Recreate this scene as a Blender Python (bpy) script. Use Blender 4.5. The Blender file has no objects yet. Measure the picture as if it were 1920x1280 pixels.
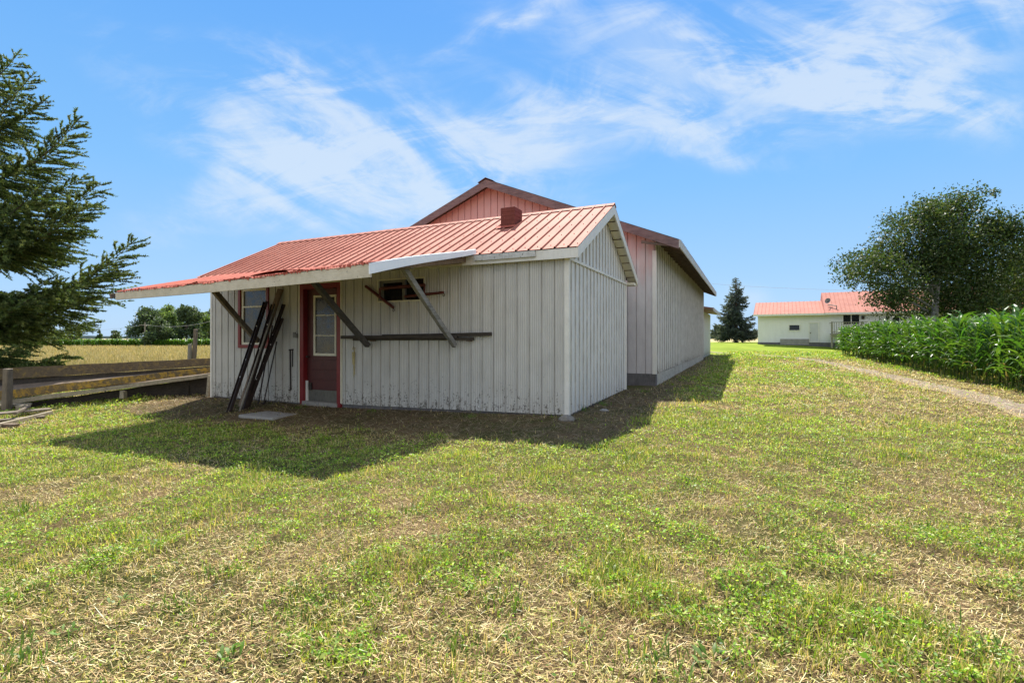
import bpy, bmesh, math, random
import numpy as np
from mathutils import Vector, Matrix
random.seed(7)
rng = np.random.default_rng(11)
scn = bpy.context.scene
C = scn.collection

# ------------------------------------------------------------------ camera, sky, sun, exposure
TH = math.radians(25.37)
RX, RY = math.cos(TH), math.sin(TH)            # camera right in the world
FX, FY = -math.sin(TH), math.cos(TH)           # camera forward in the world
CAMZ = 1.25
cam = bpy.data.cameras.new("camera"); camo = bpy.data.objects.new("camera", cam); C.objects.link(camo)
camo.location = (0, 0, CAMZ); camo.rotation_euler = (math.radians(90), 0, TH)
cam.sensor_width = 36; cam.lens = 36*930/1920; cam.shift_y = -7/1920
cam.clip_start = 0.05; cam.clip_end = 20000
scn.camera = camo
scn.view_settings.view_transform = 'Standard'; scn.view_settings.look = 'None'
scn.view_settings.gamma = 1; scn.view_settings.exposure = 0.98

ELEV = math.radians(56.5)
sh = Vector((-0.42, 0.907)).normalized()
SUN = Vector((sh.x*math.cos(ELEV), sh.y*math.cos(ELEV), math.sin(ELEV)))
sl = bpy.data.lights.new("sun", 'SUN'); sl.energy = 4.6; sl.angle = math.radians(0.5); sl.color = (1.0, 0.94, 0.84)
so = bpy.data.objects.new("sun", sl); C.objects.link(so); so.rotation_euler = SUN.to_track_quat('Z', 'Y').to_euler()
so.location = (0, 0, 30)

world = bpy.data.worlds.new("World"); scn.world = world; world.use_nodes = True
def build_world():
    nt = world.node_tree; N = nt.nodes; L = nt.links; N.clear()
    out = N.new('ShaderNodeOutputWorld'); bg = N.new('ShaderNodeBackground'); L.new(bg.outputs[0], out.inputs[0])
    sky = N.new('ShaderNodeTexSky'); sky.sky_type = 'NISHITA'; sky.sun_disc = False
    sky.sun_elevation = ELEV; sky.sun_rotation = math.atan2(SUN.x, SUN.y)
    sky.air_density = 1.0; sky.dust_density = 0.6; sky.ozone_density = 2.0; sky.altitude = 100
    bg.inputs[1].default_value = 0.12
    tc = N.new('ShaderNodeTexCoord')
    def dot(v):
        n = N.new('ShaderNodeVectorMath'); n.operation = 'DOT_PRODUCT'; L.new(tc.outputs['Generated'], n.inputs[0]); n.inputs[1].default_value = v; return n.outputs['Value']
    def m(op, a, b=None, c=None):
        n = N.new('ShaderNodeMath'); n.operation = op
        for i, x in enumerate((a, b, c)):
            if x is None: continue
            if isinstance(x, (int, float)): n.inputs[i].default_value = x
            else: L.new(x, n.inputs[i])
        return n.outputs[0]
    r = dot((RX, RY, 0)); f = m('MAXIMUM', dot((FX, FY, 0)), 0.02); z = dot((0, 0, 1))
    p = m('DIVIDE', r, f); q = m('DIVIDE', z, f)
    def noise(ang, sx, sy, scale, detail, dist, off, rough=0.55):
        ca, sa = math.cos(ang), math.sin(ang)
        u = m('MULTIPLY', m('ADD', m('MULTIPLY', p, ca), m('MULTIPLY', q, sa)), sx)
        v = m('MULTIPLY', m('SUBTRACT', m('MULTIPLY', q, ca), m('MULTIPLY', p, sa)), sy)
        cv = N.new('ShaderNodeCombineXYZ'); L.new(u, cv.inputs[0]); L.new(v, cv.inputs[1]); cv.inputs[2].default_value = off
        n = N.new('ShaderNodeTexNoise'); n.inputs['Scale'].default_value = scale; n.inputs['Detail'].default_value = detail
        n.inputs['Distortion'].default_value = dist; n.inputs['Roughness'].default_value = rough
        L.new(cv.outputs[0], n.inputs['Vector']); return n.outputs['Fac']
    def smooth(x, a, b):
        n = N.new('ShaderNodeMapRange'); n.interpolation_type = 'SMOOTHSTEP'; L.new(x, n.inputs[0])
        n.inputs[1].default_value = a; n.inputs[2].default_value = b; return n.outputs[0]
    warp = noise(0.3, 1, 1, 1.6, 4, 0.2, 3.0)
    warp2 = noise(1.2, 1, 1, 1.5, 4, 0.2, 9.0)
    pw = m('ADD', p, m('MULTIPLY', m('SUBTRACT', warp, 0.5), 0.45))
    qw = m('ADD', q, m('MULTIPLY', m('SUBTRACT', warp2, 0.5), 0.35))
    total = None
    # cx, cy, rx, ry (photo pixels), angle, weight
    for (cx, cy, rx, ry, ang, w) in ((620, 235, 330, 85, -24, .7), (960, 250, 330, 62, 8, .9), (800, 120, 260, 40, -12, .35), (480, 290, 230, 80, -32, .6), (560, 130, 180, 40, -20, .45),
                                     (1450, 120, 400, 80, -12, .78), (1780, 45, 250, 95, 8, .85), (1640, 205, 190, 38, -8, .7),
                                     (1290, 272, 130, 30, 3, .8), (985, 38, 130, 22, 20, .8), (400, 425, 190, 45, 3, .42), (330, 350, 120, 50, 20, .3),
                                     (900, 350, 420, 60, 6, .3), (1330, 325, 160, 16, 4, .4), (1340, 585, 60, 30, 0, .5)):
        a = math.radians(ang); ca, sa = math.cos(a), math.sin(a); X0 = (cx-960)/930; Y0 = (633-cy)/930
        dx = m('SUBTRACT', pw, X0); dy = m('SUBTRACT', qw, Y0)
        u = m('DIVIDE', m('ADD', m('MULTIPLY', dx, ca), m('MULTIPLY', dy, sa)), rx/930)
        v = m('DIVIDE', m('SUBTRACT', m('MULTIPLY', dy, ca), m('MULTIPLY', dx, sa)), ry/930)
        d = m('ADD', m('MULTIPLY', u, u), m('MULTIPLY', v, v))
        g = m('MULTIPLY', m('EXPONENT', m('MULTIPLY', d, -0.75)), w)
        total = g if total is None else m('ADD', total, g)
    streak = smooth(noise(-0.33, 1.0, 2.6, 1.9, 10, 0.9, 1.0, .60), .34, .68)
    fine = smooth(noise(0.15, 1.2, 3.2, 3.6, 10, 1.1, 5.0, .66), .36, .68)
    tex = m('ADD', m('MULTIPLY', streak, .85), m('MULTIPLY', fine, .5))
    cl = m('MULTIPLY', total, m('SUBTRACT', tex, .02))
    cl = smooth(cl, .05, .98)
    up = smooth(q, 0.0, .12)
    cl = m('MULTIPLY', m('MULTIPLY', cl, .70), m('ADD', m('MULTIPLY', up, .85), .15))
    # bright broken cloud added behind the camera, out of view, as neutral fill light
    n3 = N.new('ShaderNodeTexNoise'); n3.inputs['Scale'].default_value = 2.2; n3.inputs['Detail'].default_value = 6; n3.inputs['Distortion'].default_value = .4; L.new(tc.outputs['Generated'], n3.inputs['Vector'])
    backfill = m('MULTIPLY', m('MULTIPLY', smooth(n3.outputs['Fac'], .36, .58), smooth(dot((FX, FY, 0)), .05, -.25)), smooth(z, .0, .15))
    cl = m('MAXIMUM', cl, backfill)
    # clear sky: Nishita blended with the deep even blue of that dry summer day (radiance = colour x strength)
    grad = N.new('ShaderNodeValToRGB'); e = grad.color_ramp.elements
    K = 1/(0.12*2**0.98*10)
    for k, (pos, c) in enumerate(((0.0, (.46,.68,.96)), (.10, (.36,.62,.965)), (.28, (.22,.53,.96)), (.55, (.115,.40,.94)), (1.0, (.06,.27,.80)))):
        el = e[k] if k < 2 else e.new(pos)
        el.position = pos; el.color = (c[0]*K, c[1]*K, c[2]*K, 1)
    L.new(z, grad.inputs[0])
    sc = N.new('ShaderNodeVectorMath'); sc.operation = 'SCALE'; L.new(grad.outputs[0], sc.inputs[0]); sc.inputs['Scale'].default_value = 10
    mb_ = N.new('ShaderNodeMix'); mb_.data_type = 'RGBA'; mb_.inputs[0].default_value = .93; L.new(sky.outputs[0], mb_.inputs[6]); L.new(sc.outputs[0], mb_.inputs[7])
    mx = N.new('ShaderNodeMix'); mx.data_type = 'RGBA'; L.new(cl, mx.inputs[0]); L.new(mb_.outputs[2], mx.inputs[6]); 
    cc = N.new('ShaderNodeMix'); cc.data_type = 'RGBA'; L.new(backfill, cc.inputs[0]); cc.inputs[6].default_value = (.78*K*10, .87*K*10, .97*K*10, 1); cc.inputs[7].default_value = (1.5*K*10, 1.45*K*10, 1.38*K*10, 1)
    L.new(cc.outputs[2], mx.inputs[7])
    L.new(mx.outputs[2], bg.inputs[0])
build_world()

# ------------------------------------------------------------------ helpers
def ray(px, py): a = (px-960)/930.; return (a*RX+FX, a*RY+FY, (633-py)/930.)
def onY(px, py, Y): r = ray(px, py); s = Y/r[1]; return Vector((r[0]*s, Y, CAMZ+r[2]*s))
def onX(px, py, X): r = ray(px, py); s = X/r[0]; return Vector((X, r[1]*s, CAMZ+r[2]*s))
def at(px, py, s): r = ray(px, py); return Vector((r[0]*s, r[1]*s, CAMZ+r[2]*s))
def camxy(cx, cy): return (cx*RX+cy*FX, cx*RY+cy*FY)
def sst(a, b, x): t = np.clip((x-a)/(b-a), 0, 1); return t*t*(3-2*t)

_perm = rng.permutation(4096)
def _h(ix, iy, seed): return _perm[(_perm[(ix+seed*57) & 4095]+iy) & 4095]/4095.0
def vnoise(x, y, seed=0):
    x = np.asarray(x, float); y = np.asarray(y, float)
    ix = np.floor(x).astype(int); iy = np.floor(y).astype(int); fx = x-ix; fy = y-iy
    fx = fx*fx*(3-2*fx); fy = fy*fy*(3-2*fy)
    return (_h(ix, iy, seed)*(1-fx)+_h(ix+1, iy, seed)*fx)*(1-fy)+(_h(ix, iy+1, seed)*(1-fx)+_h(ix+1, iy+1, seed)*fx)*fy
def fbm(x, y, sc, oct=4, seed=0):
    t = 0; a = 1; n = 0
    for i in range(oct): t = t+a*vnoise(np.asarray(x)*sc, np.asarray(y)*sc, seed+i*13); n += a; a *= .55; sc *= 2.1
    return t/n
def ground_z(x, y):
    x = np.asarray(x, float); y = np.asarray(y, float)
    cy = x*FX+y*FY; cx = x*RX+y*RY
    front = np.maximum(-.36, -.12+.03*np.minimum(0, x+2.6))
    wall = np.maximum(-.17, -.03+.03*np.minimum(0, x+2.6))
    z = front+(wall-front)*sst(5.2, 7.4, y)
    left = sst(-6, -14, x)
    back = .06*sst(8, 13, y)+.10*sst(13, 36, y)+.62*sst(36, 46, cy)+.5*sst(46, 140, cy)
    leftb = -.42*sst(13, 90, np.hypot(x, y))
    z = z+back*(1-left)+leftb*left
    z = z+.03*(fbm(x, y, .9, 3, 5)-.5)*sst(60, 20, np.hypot(x, y))
    return z
def gz(x, y): return float(ground_z(np.array([x]), np.array([y]))[0])

class MB:
    def __init__(s): s.v = []; s.f = []
    def add(s, vs, fs):
        o = len(s.v); s.v += [tuple(v) for v in vs]; s.f += [tuple(o+i for i in f) for f in fs]; return s
    def box(s, a, b):
        x0, y0, z0 = a; x1, y1, z1 = b
        return s.add([(x0,y0,z0),(x1,y0,z0),(x1,y1,z0),(x0,y1,z0),(x0,y0,z1),(x1,y0,z1),(x1,y1,z1),(x0,y1,z1)],
                     [(0,3,2,1),(4,5,6,7),(0,1,5,4),(1,2,6,5),(2,3,7,6),(3,0,4,7)])
    def beam(s, p0, p1, w, h, up=(0,0,1), taper=1.0, seg=1, bend=0):
        p0 = Vector(p0); p1 = Vector(p1); d = (p1-p0).normalized(); up = Vector(up)
        sd = d.cross(up)
        if sd.length < 1e-4: sd = d.cross(Vector((0,1,0)))
        sd.normalize(); u = sd.cross(d).normalized(); vs = []; fs = []
        for i in range(seg+1):
            t = i/seg; k = 1+(taper-1)*t; c = p0.lerp(p1, t)+u*bend*4*t*(1-t)
            for (a, b) in ((-1,-1),(1,-1),(1,1),(-1,1)): vs.append(c+sd*a*w/2*k+u*b*h/2*k)
        for i in range(seg):
            o = i*4
            for k in range(4): fs.append((o+k, o+(k+1)%4, o+4+(k+1)%4, o+4+k))
        fs.append((3,2,1,0)); o = seg*4; fs.append((o,o+1,o+2,o+3))
        return s.add(vs, fs)
    def tube(s, pts, r, n=8, caps=True):
        pts = [Vector(p) for p in pts]; rr = r if isinstance(r, (list, tuple)) else [r]*len(pts); vs = []; fs = []
        for i, p in enumerate(pts):
            d = (pts[min(i+1, len(pts)-1)]-pts[max(i-1, 0)]).normalized()
            a = d.cross(Vector((0,0,1)) if abs(d.z) < .95 else Vector((1,0,0))).normalized(); b = d.cross(a)
            for k in range(n): t = 2*math.pi*k/n; vs.append(p+(a*math.cos(t)+b*math.sin(t))*rr[i])
        for i in range(len(pts)-1):
            for k in range(n): fs.append((i*n+k, i*n+(k+1)%n, (i+1)*n+(k+1)%n, (i+1)*n+k))
        if caps: fs.append(tuple(range(n-1,-1,-1))); o = (len(pts)-1)*n; fs.append(tuple(range(o, o+n)))
        return s.add(vs, fs)
    def prism(s, poly, off):
        n = len(poly); off = Vector(off); vs = [Vector(p) for p in poly]+[Vector(p)+off for p in poly]
        fs = [tuple(range(n-1,-1,-1)), tuple(range(n, 2*n))]+[(i,(i+1)%n,n+(i+1)%n,n+i) for i in range(n)]
        return s.add(vs, fs)
def tag(o, label=None, cat=None, group=None, kind=None):
    if label: o['label'] = label
    if cat: o['category'] = cat
    if group: o['group'] = group
    if kind: o['kind'] = kind
    return o
def thing(name, loc, label, cat, group=None):
    o = bpy.data.objects.new(name, None); C.objects.link(o); o.location = loc; o.empty_display_size = .2
    return tag(o, label, cat, group)
def root_loc(o):
    while o.parent: o = o.parent
    return o.location
def link(name, me, m, parent=None):
    o = bpy.data.objects.new(name, me); C.objects.link(o)
    if m: me.materials.append(m)
    if parent: o.parent = parent
    return o
def obj(name, mb, m, parent=None, smooth=False, bevel=0):
    """one mesh object; coordinates in mb are world coordinates"""
    vs = np.array([tuple(v) for v in mb.v], float)
    if parent: off = np.array(root_loc(parent))
    else: off = np.array([(vs[:,0].min()+vs[:,0].max())/2, (vs[:,1].min()+vs[:,1].max())/2, vs[:,2].min()])
    me = bpy.data.meshes.new(name); me.from_pydata([tuple(v) for v in vs-off], [], mb.f); me.update()
    if smooth: me.polygons.foreach_set('use_smooth', [True]*len(me.polygons))
    o = link(name, me, m, parent)
    if not parent: o.location = off
    if bevel:
        b = o.modifiers.new('bevel', 'BEVEL'); b.width = bevel; b.segments = 1; b.limit_method = 'ANGLE'
    return o
def npmesh(name, V, F, sizes=None, col=None):
    """fast mesh: V (n,3), F flat vertex indices, sizes per polygon (int = constant)"""
    me = bpy.data.meshes.new(name); F = np.asarray(F, np.int32).ravel()
    if np.isscalar(sizes): sizes = np.full(len(F)//sizes, sizes, np.int32)
    me.vertices.add(len(V)); me.vertices.foreach_set('co', np.asarray(V, np.float32).ravel())
    me.loops.add(len(F)); me.loops.foreach_set('vertex_index', F)
    st = np.concatenate([[0], np.cumsum(sizes)[:-1]]).astype(np.int32)
    me.polygons.add(len(sizes)); me.polygons.foreach_set('loop_start', st)
    try: me.polygons.foreach_set('loop_total', np.asarray(sizes, np.int32))
    except Exception: pass
    if col is not None:
        a = me.attributes.new('tint', 'FLOAT_COLOR', 'POINT')
        a.data.foreach_set('color', np.concatenate([col, np.ones((len(col), 1))], 1).astype(np.float32).ravel())
    me.update(calc_edges=True)
    return me

# ------------------------------------------------------------------ materials
def newmat(name):
    m = bpy.data.materials.new(name); m.use_nodes = True; nt = m.node_tree; b = nt.nodes['Principled BSDF']; return m, nt, b
def rgba(c): return (c[0], c[1], c[2], 1)
def tex_noise(nt, vec, scale, detail=6, rough=.6, dist=0.):
    n = nt.nodes.new('ShaderNodeTexNoise'); n.inputs['Scale'].default_value = scale; n.inputs['Detail'].default_value = detail
    n.inputs['Roughness'].default_value = rough; n.inputs['Distortion'].default_value = dist; nt.links.new(vec, n.inputs['Vector']); return n.outputs['Fac']
def ramp(nt, fac, stops):
    n = nt.nodes.new('ShaderNodeValToRGB'); e = n.color_ramp.elements
    while len(e) > 1: e.remove(e[-1])
    e[0].position = stops[0][0]; e[0].color = rgba(stops[0][1])
    for p, c in stops[1:]: k = e.new(p); k.color = rgba(c)
    nt.links.new(fac, n.inputs[0]); return n.outputs[0]
def mrange(nt, x, a, b, c=0., d=1.):
    n = nt.nodes.new('ShaderNodeMapRange'); nt.links.new(x, n.inputs[0])
    for i, v in enumerate((a, b, c, d)): n.inputs[i+1].default_value = v
    return n.outputs[0]
def mth(nt, op, a, b):
    n = nt.nodes.new('ShaderNodeMath'); n.operation = op; n.use_clamp = False
    for i, x in enumerate((a, b)):
        if isinstance(x, (int, float)): n.inputs[i].default_value = x
        else: nt.links.new(x, n.inputs[i])
    return n.outputs[0]
def mixc(nt, fac, a, b, mode='MIX'):
    n = nt.nodes.new('ShaderNodeMix'); n.data_type = 'RGBA'; n.blend_type = mode
    for i, x in ((0, fac), (6, a), (7, b)):
        if isinstance(x, (int, float)): n.inputs[i].default_value = x
        elif isinstance(x, tuple): n.inputs[i].default_value = rgba(x)
        else: nt.links.new(x, n.inputs[i])
    return n.outputs[2]
def mapped(nt, scale=(1,1,1), rot=(0,0,0)):
    g = nt.nodes.new('ShaderNodeNewGeometry'); mp = nt.nodes.new('ShaderNodeMapping')
    nt.links.new(g.outputs['Position'], mp.inputs[0]); mp.inputs['Scale'].default_value = scale; mp.inputs['Rotation'].default_value = rot
    return mp.outputs[0]
def bump(nt, b, h, strength=.3, dist=.01):
    n = nt.nodes.new('ShaderNodeBump'); n.inputs['Strength'].default_value = strength; n.inputs['Distance'].default_value = dist
    nt.links.new(h, n.inputs['Height']); nt.links.new(n.outputs[0], b.inputs['Normal'])

def paint(name, c, c2, scale=3, rough=.5, streak=(3,3,.5), speck=None, speck_scale=25, speck_lo=.66, bmp=.15, dirt=None, metal=0, seam=None):
    """weathered paint: large blotches c..c2, vertical streaks, specks, splashed dirt near the ground"""
    m, nt, b = newmat(name); v = mapped(nt); vs = mapped(nt, streak)
    f = mth(nt, 'ADD', mth(nt, 'MULTIPLY', tex_noise(nt, v, scale), .5), mth(nt, 'MULTIPLY', tex_noise(nt, vs, scale*2.5, 8, .7), .5))
    col = mixc(nt, mrange(nt, f, .35, .68), c, c2)
    if seam:      # rib shade and grime painted in as dark lines, also in the fine corrugation: (axis, origin, pitch, rib offset, amount)
        sp = nt.nodes.new('ShaderNodeSeparateXYZ'); nt.links.new(v, sp.inputs[0]); co = sp.outputs[seam[0]]
        fr = mth(nt, 'FRACT', mth(nt, 'DIVIDE', mth(nt, 'SUBTRACT', co, seam[1]), seam[2]), 0)
        dd = mth(nt, 'ABSOLUTE', mth(nt, 'SUBTRACT', fr, seam[3]), 0)
        near = mrange(nt, dd, .003/seam[2], .0105/seam[2], 1, 0)
        wobble = mrange(nt, tex_noise(nt, mapped(nt, (4,4,1.2)), 3, 5), .3, .65, .35, 1)
        col = mixc(nt, mth(nt, 'MULTIPLY', mth(nt, 'MULTIPLY', near, wobble), seam[4]), col, (.16,.14,.11))
        f2 = mth(nt, 'FRACT', mth(nt, 'MULTIPLY', fr, 6.0), 0)
        fl = mrange(nt, mth(nt, 'ABSOLUTE', mth(nt, 'SUBTRACT', f2, .5), 0), .10, .30, seam[5], 0)
        col = mixc(nt, fl, col, (.28,.27,.245))
    if speck:
        col = mixc(nt, mrange(nt, tex_noise(nt, v, speck_scale, 4, .7), speck_lo, speck_lo+.06), col, speck)
    if dirt:
        sep = nt.nodes.new('ShaderNodeSeparateXYZ'); nt.links.new(v, sep.inputs[0])
        hgt = mrange(nt, sep.outputs[2], dirt[0], dirt[1], .36, .0)
        n1 = tex_noise(nt, mapped(nt, (1,1,.35)), 11, 9, .75)
        n2 = tex_noise(nt, v, 34, 5, .7)
        s1 = mrange(nt, mth(nt, 'ADD', mth(nt, 'MULTIPLY', mth(nt, 'ADD', n1, n2), .5), mth(nt, 'MULTIPLY', hgt, .45)), .645, .69)
        col = mixc(nt, mth(nt, 'MULTIPLY', s1, .85), col, dirt[2])
        veil = mth(nt, 'MULTIPLY', hgt, mrange(nt, tex_noise(nt, v, 3, 5), .3, .75))
        col = mixc(nt, mth(nt, 'MULTIPLY', veil, .8), col, (.33, .29, .22))
    nt.links.new(col, b.inputs['Base Color']); b.inputs['Roughness'].default_value = rough; b.inputs['Metallic'].default_value = metal
    b.inputs['Specular IOR Level'].default_value = .22 if rough >= .7 else .4
    bump(nt, b, tex_noise(nt, v, scale*9, 6), bmp, .01)
    return m
def wood(name, c, c2, axis='x', lichen=None, rough=.85):
    m, nt, b = newmat(name); sc = {'x': (1.2,14,14), 'y': (14,1.2,14), 'z': (14,14,1.2)}[axis]
    v = mapped(nt, sc); f = tex_noise(nt, v, 2.2, 9, .75, .3); f2 = tex_noise(nt, mapped(nt), 5, 5)
    col = mixc(nt, mrange(nt, mth(nt, 'ADD', mth(nt, 'MULTIPLY', f, .7), mth(nt, 'MULTIPLY', f2, .3)), .36, .64), c, c2)
    if lichen: col = mixc(nt, mrange(nt, tex_noise(nt, mapped(nt), 9, 8, .75), lichen[0], lichen[0]+.14), col, lichen[1])
    nt.links.new(col, b.inputs['Base Color']); b.inputs['Roughness'].default_value = rough
    bump(nt, b, f, .6, .008); return m
def flat(name, c, rough=.5, metal=0, spec=.5, var=.25, scale=8):
    m, nt, b = newmat(name); col = mixc(nt, mrange(nt, tex_noise(nt, mapped(nt), scale, 5), .3, .7), tuple(x*(1-var) for x in c), tuple(min(1, x*(1+var)) for x in c))
    nt.links.new(col, b.inputs['Base Color']); b.inputs['Roughness'].default_value = rough; b.inputs['Metallic'].default_value = metal
    b.inputs['Specular IOR Level'].default_value = spec; return m
def leafmat(name, trans=.45, rough=.45, spec=.35, attr=True, c=(.06,.12,.02), c2=None, gain=1.0):
    m, nt, b = newmat(name); out = nt.nodes['Material Output']
    if attr:
        a = nt.nodes.new('ShaderNodeAttribute'); a.attribute_name = 'tint'; col = a.outputs['Color']
    else:
        col = mixc(nt, mrange(nt, tex_noise(nt, mapped(nt), 1.4, 5), .35, .65), c, c2 or c)
        oi = nt.nodes.new('ShaderNodeObjectInfo')
        hs = nt.nodes.new('ShaderNodeHueSaturation'); nt.links.new(col, hs.inputs['Color']); nt.links.new(mrange(nt, oi.outputs['Random'], 0, 1, .75, 1.2), hs.inputs['Value']); col = hs.outputs[0]
    nt.links.new(col, b.inputs['Base Color']); b.inputs['Roughness'].default_value = rough; b.inputs['Specular IOR Level'].default_value = spec
    t = nt.nodes.new('ShaderNodeBsdfTranslucent')
    tc = mixc(nt, 1.0, col, (1.5*gain, 1.45*gain, .75*gain), 'MULTIPLY'); nt.links.new(tc, t.inputs['Color'])
    mx = nt.nodes.new('ShaderNodeMixShader'); mx.inputs[0].default_value = trans
    nt.links.new(b.outputs[0], mx.inputs[1]); nt.links.new(t.outputs[0], mx.inputs[2]); nt.links.new(mx.outputs[0], out.inputs[0])
    return m

DIRT = (.045,.035,.025)
M = {}
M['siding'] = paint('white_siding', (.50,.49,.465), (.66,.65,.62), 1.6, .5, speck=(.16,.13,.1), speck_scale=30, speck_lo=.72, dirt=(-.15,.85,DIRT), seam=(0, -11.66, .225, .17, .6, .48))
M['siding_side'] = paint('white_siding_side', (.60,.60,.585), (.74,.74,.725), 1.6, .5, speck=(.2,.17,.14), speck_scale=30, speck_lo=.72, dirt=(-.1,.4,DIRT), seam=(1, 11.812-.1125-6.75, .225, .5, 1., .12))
M['barn_board'] = paint('pink_white_board', (.49,.46,.46), (.63,.60,.60), 2.2, .7, speck=(.3,.2,.2), speck_scale=22, speck_lo=.7)
def pink_upper_board(m):  # mixes pink into the boards with height, edge broken by noise
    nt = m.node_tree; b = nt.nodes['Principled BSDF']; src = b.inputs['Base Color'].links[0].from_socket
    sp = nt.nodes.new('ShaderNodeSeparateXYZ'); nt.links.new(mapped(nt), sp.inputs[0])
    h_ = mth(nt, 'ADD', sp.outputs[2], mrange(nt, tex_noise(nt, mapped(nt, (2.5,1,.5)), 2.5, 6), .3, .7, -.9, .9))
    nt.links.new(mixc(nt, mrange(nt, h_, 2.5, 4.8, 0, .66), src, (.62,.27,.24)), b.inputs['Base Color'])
pink_upper_board(M['barn_board'])
M['barn_side'] = paint('grey_white_board', (.52,.515,.50), (.67,.665,.65), 1.5, .6, speck=(.25,.24,.22), speck_scale=18, speck_lo=.68, dirt=(.3,.7,(.1,.08,.06)), seam=(1, 27.962-.2-40, .40, .5, 1., .2))
M['trim'] = paint('white_trim', (.62,.60,.55), (.77,.75,.70), 5, .5, speck=(.2,.17,.13), speck_scale=20, speck_lo=.68)
M['trim_dirty'] = paint('dirty_fascia', (.36,.35,.33), (.66,.65,.62), 9, .6, speck=(.1,.09,.07), speck_scale=16, speck_lo=.60, bmp=.4)
M['fascia_old'] = paint('aged_cream_fascia', (.46,.41,.31), (.66,.60,.49), 5, .7, streak=(1,3,3), speck=(.13,.1,.07), speck_scale=18, speck_lo=.64, bmp=.4)
M['flashing'] = paint('bright_flashing', (.78,.80,.83), (.88,.89,.9), 4, .35, speck=(.4,.4,.4), speck_scale=20, speck_lo=.72)
M['soffit'] = paint('cream_soffit', (.60,.56,.45), (.72,.68,.57), 3, .6)
M['roof'] = paint('salmon_roof', (.36,.11,.072), (.55,.235,.165), .9, .75, streak=(3.5,.35,1), speck=(.24,.075,.05), speck_scale=16, speck_lo=.61, bmp=.1, seam=(0, -11.97, .229, .17, .8, .0))
M['roof_old'] = paint('torn_red_sheet', (.31,.060,.036), (.46,.12,.072), 3.5, .8, streak=(3,.5,3), speck=(.16,.04,.03), speck_scale=14, speck_lo=.62, bmp=.4)
M['roof_dark'] = flat('roof_edge', (.12,.03,.025), .7)
M['roof_far'] = paint('far_roof', (.35,.135,.10), (.46,.205,.15), .9, .75, speck=(.62,.40,.30), speck_scale=4, speck_lo=.66)
M['barn_roof'] = flat('barn_roof', (.26,.13,.11), .6)
M['rake'] = wood('weathered_rake', (.10,.065,.065), (.24,.165,.16), 'x')
M['rafters'] = wood('dark_rafters', (.07,.05,.04), (.17,.13,.10), 'x')
M['red'] = paint('barn_red_paint', (.15,.009,.012), (.23,.019,.022), 5, .45, speck=(.08,.02,.02), speck_scale=22, speck_lo=.66)
M['door'] = paint('maroon_door', (.055,.011,.011), (.10,.022,.02), 4, .5, speck=(.2,.12,.1), speck_scale=30, speck_lo=.68)
M['cream'] = paint('cream_sash', (.58,.55,.42), (.72,.69,.56), 6, .55, speck=(.2,.17,.1), speck_scale=20, speck_lo=.66)
M['plate'] = paint('kick_plate', (.10,.095,.085), (.19,.18,.155), 6, .45, speck=(.12,.1,.08), speck_scale=14, speck_lo=.62, metal=.5)
M['chimney'] = paint('maroon_brick', (.12,.035,.027), (.20,.06,.046), 6, .8, speck=(.36,.14,.11), speck_scale=18, speck_lo=.64, bmp=.5)
M['whitewash'] = paint('whitewashed_blocks', (.36,.33,.28), (.56,.53,.47), 5, .9, speck=(.14,.12,.1), speck_scale=10, speck_lo=.58, bmp=.6)
M['concrete'] = paint('concrete', (.22,.21,.19), (.36,.345,.32), 4, .85, speck=(.1,.09,.08), speck_scale=16, speck_lo=.62, bmp=.5)
M['concrete_dark'] = paint('dark_concrete', (.09,.085,.085), (.19,.18,.18), 4, .85, bmp=.5)  # darker concrete tone for footings and foundations
M['slab'] = paint('slab', (.25,.24,.22), (.36,.35,.33), 5, .85, speck=(.13,.12,.1), speck_scale=20, speck_lo=.66, bmp=.3)
M['black_iron'] = paint('tarred_iron', (.012,.009,.008), (.05,.03,.025), 7, .5, speck=(.35,.33,.3), speck_scale=15, speck_lo=.72, bmp=.3)
M['grey_wood'] = wood('grey_wood', (.12,.11,.09), (.28,.26,.22), 'z')
M['brown_wood'] = wood('brown_wood', (.10,.07,.045), (.22,.16,.11), 'z')
M['dark_wood'] = wood('dark_wood', (.035,.032,.03), (.11,.10,.09), 'y')
M['dark_plank'] = wood('dark_plank', (.022,.017,.013), (.075,.06,.047), 'x')
M['pole_wood'] = wood('pole_wood', (.10,.10,.09), (.30,.29,.27), 'y')
M['lichen_plank'] = wood('lichen_plank', (.08,.055,.028), (.19,.135,.065), 'x', (.45,(.42,.25,.03)))
M['lichen_plank2'] = wood('mossy_plank', (.065,.047,.027), (.155,.115,.065), 'x', (.52,(.25,.17,.045)))
M['pale_plank'] = wood('pale_plank', (.17,.14,.095), (.40,.345,.25), 'x')
M['post_wood'] = wood('post_wood', (.09,.07,.05), (.22,.18,.13), 'z')
M['oxblood'] = paint('oxblood_iron', (.075,.016,.014), (.13,.03,.025), 8, .55)
M['brown_rust'] = flat('rust', (.10,.05,.03), .8)
M['rope'] = flat('rope', (.42,.35,.17), .9)
M['box_grey'] = flat('box_grey', (.16,.155,.14), .6)
M['dark_hole'] = flat('dark_interior', (.012,.012,.011), .9)
M['bark'] = wood('bark', (.05,.04,.03), (.13,.10,.08), 'z')
M['birch_bark'] = wood('birch_bark', (.25,.24,.22), (.5,.48,.45), 'z')
M['stone'] = paint('stone', (.14,.13,.11), (.26,.24,.21), 5, .9, bmp=.6)
M['door_white'] = paint('white_door', (.50,.50,.50), (.58,.58,.58), 2, .4)
M['clap'] = paint('clapboard', (.66,.66,.64), (.76,.76,.74), .7, .6)
M['wire'] = flat('wire', (.4,.42,.45), .6)
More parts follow.
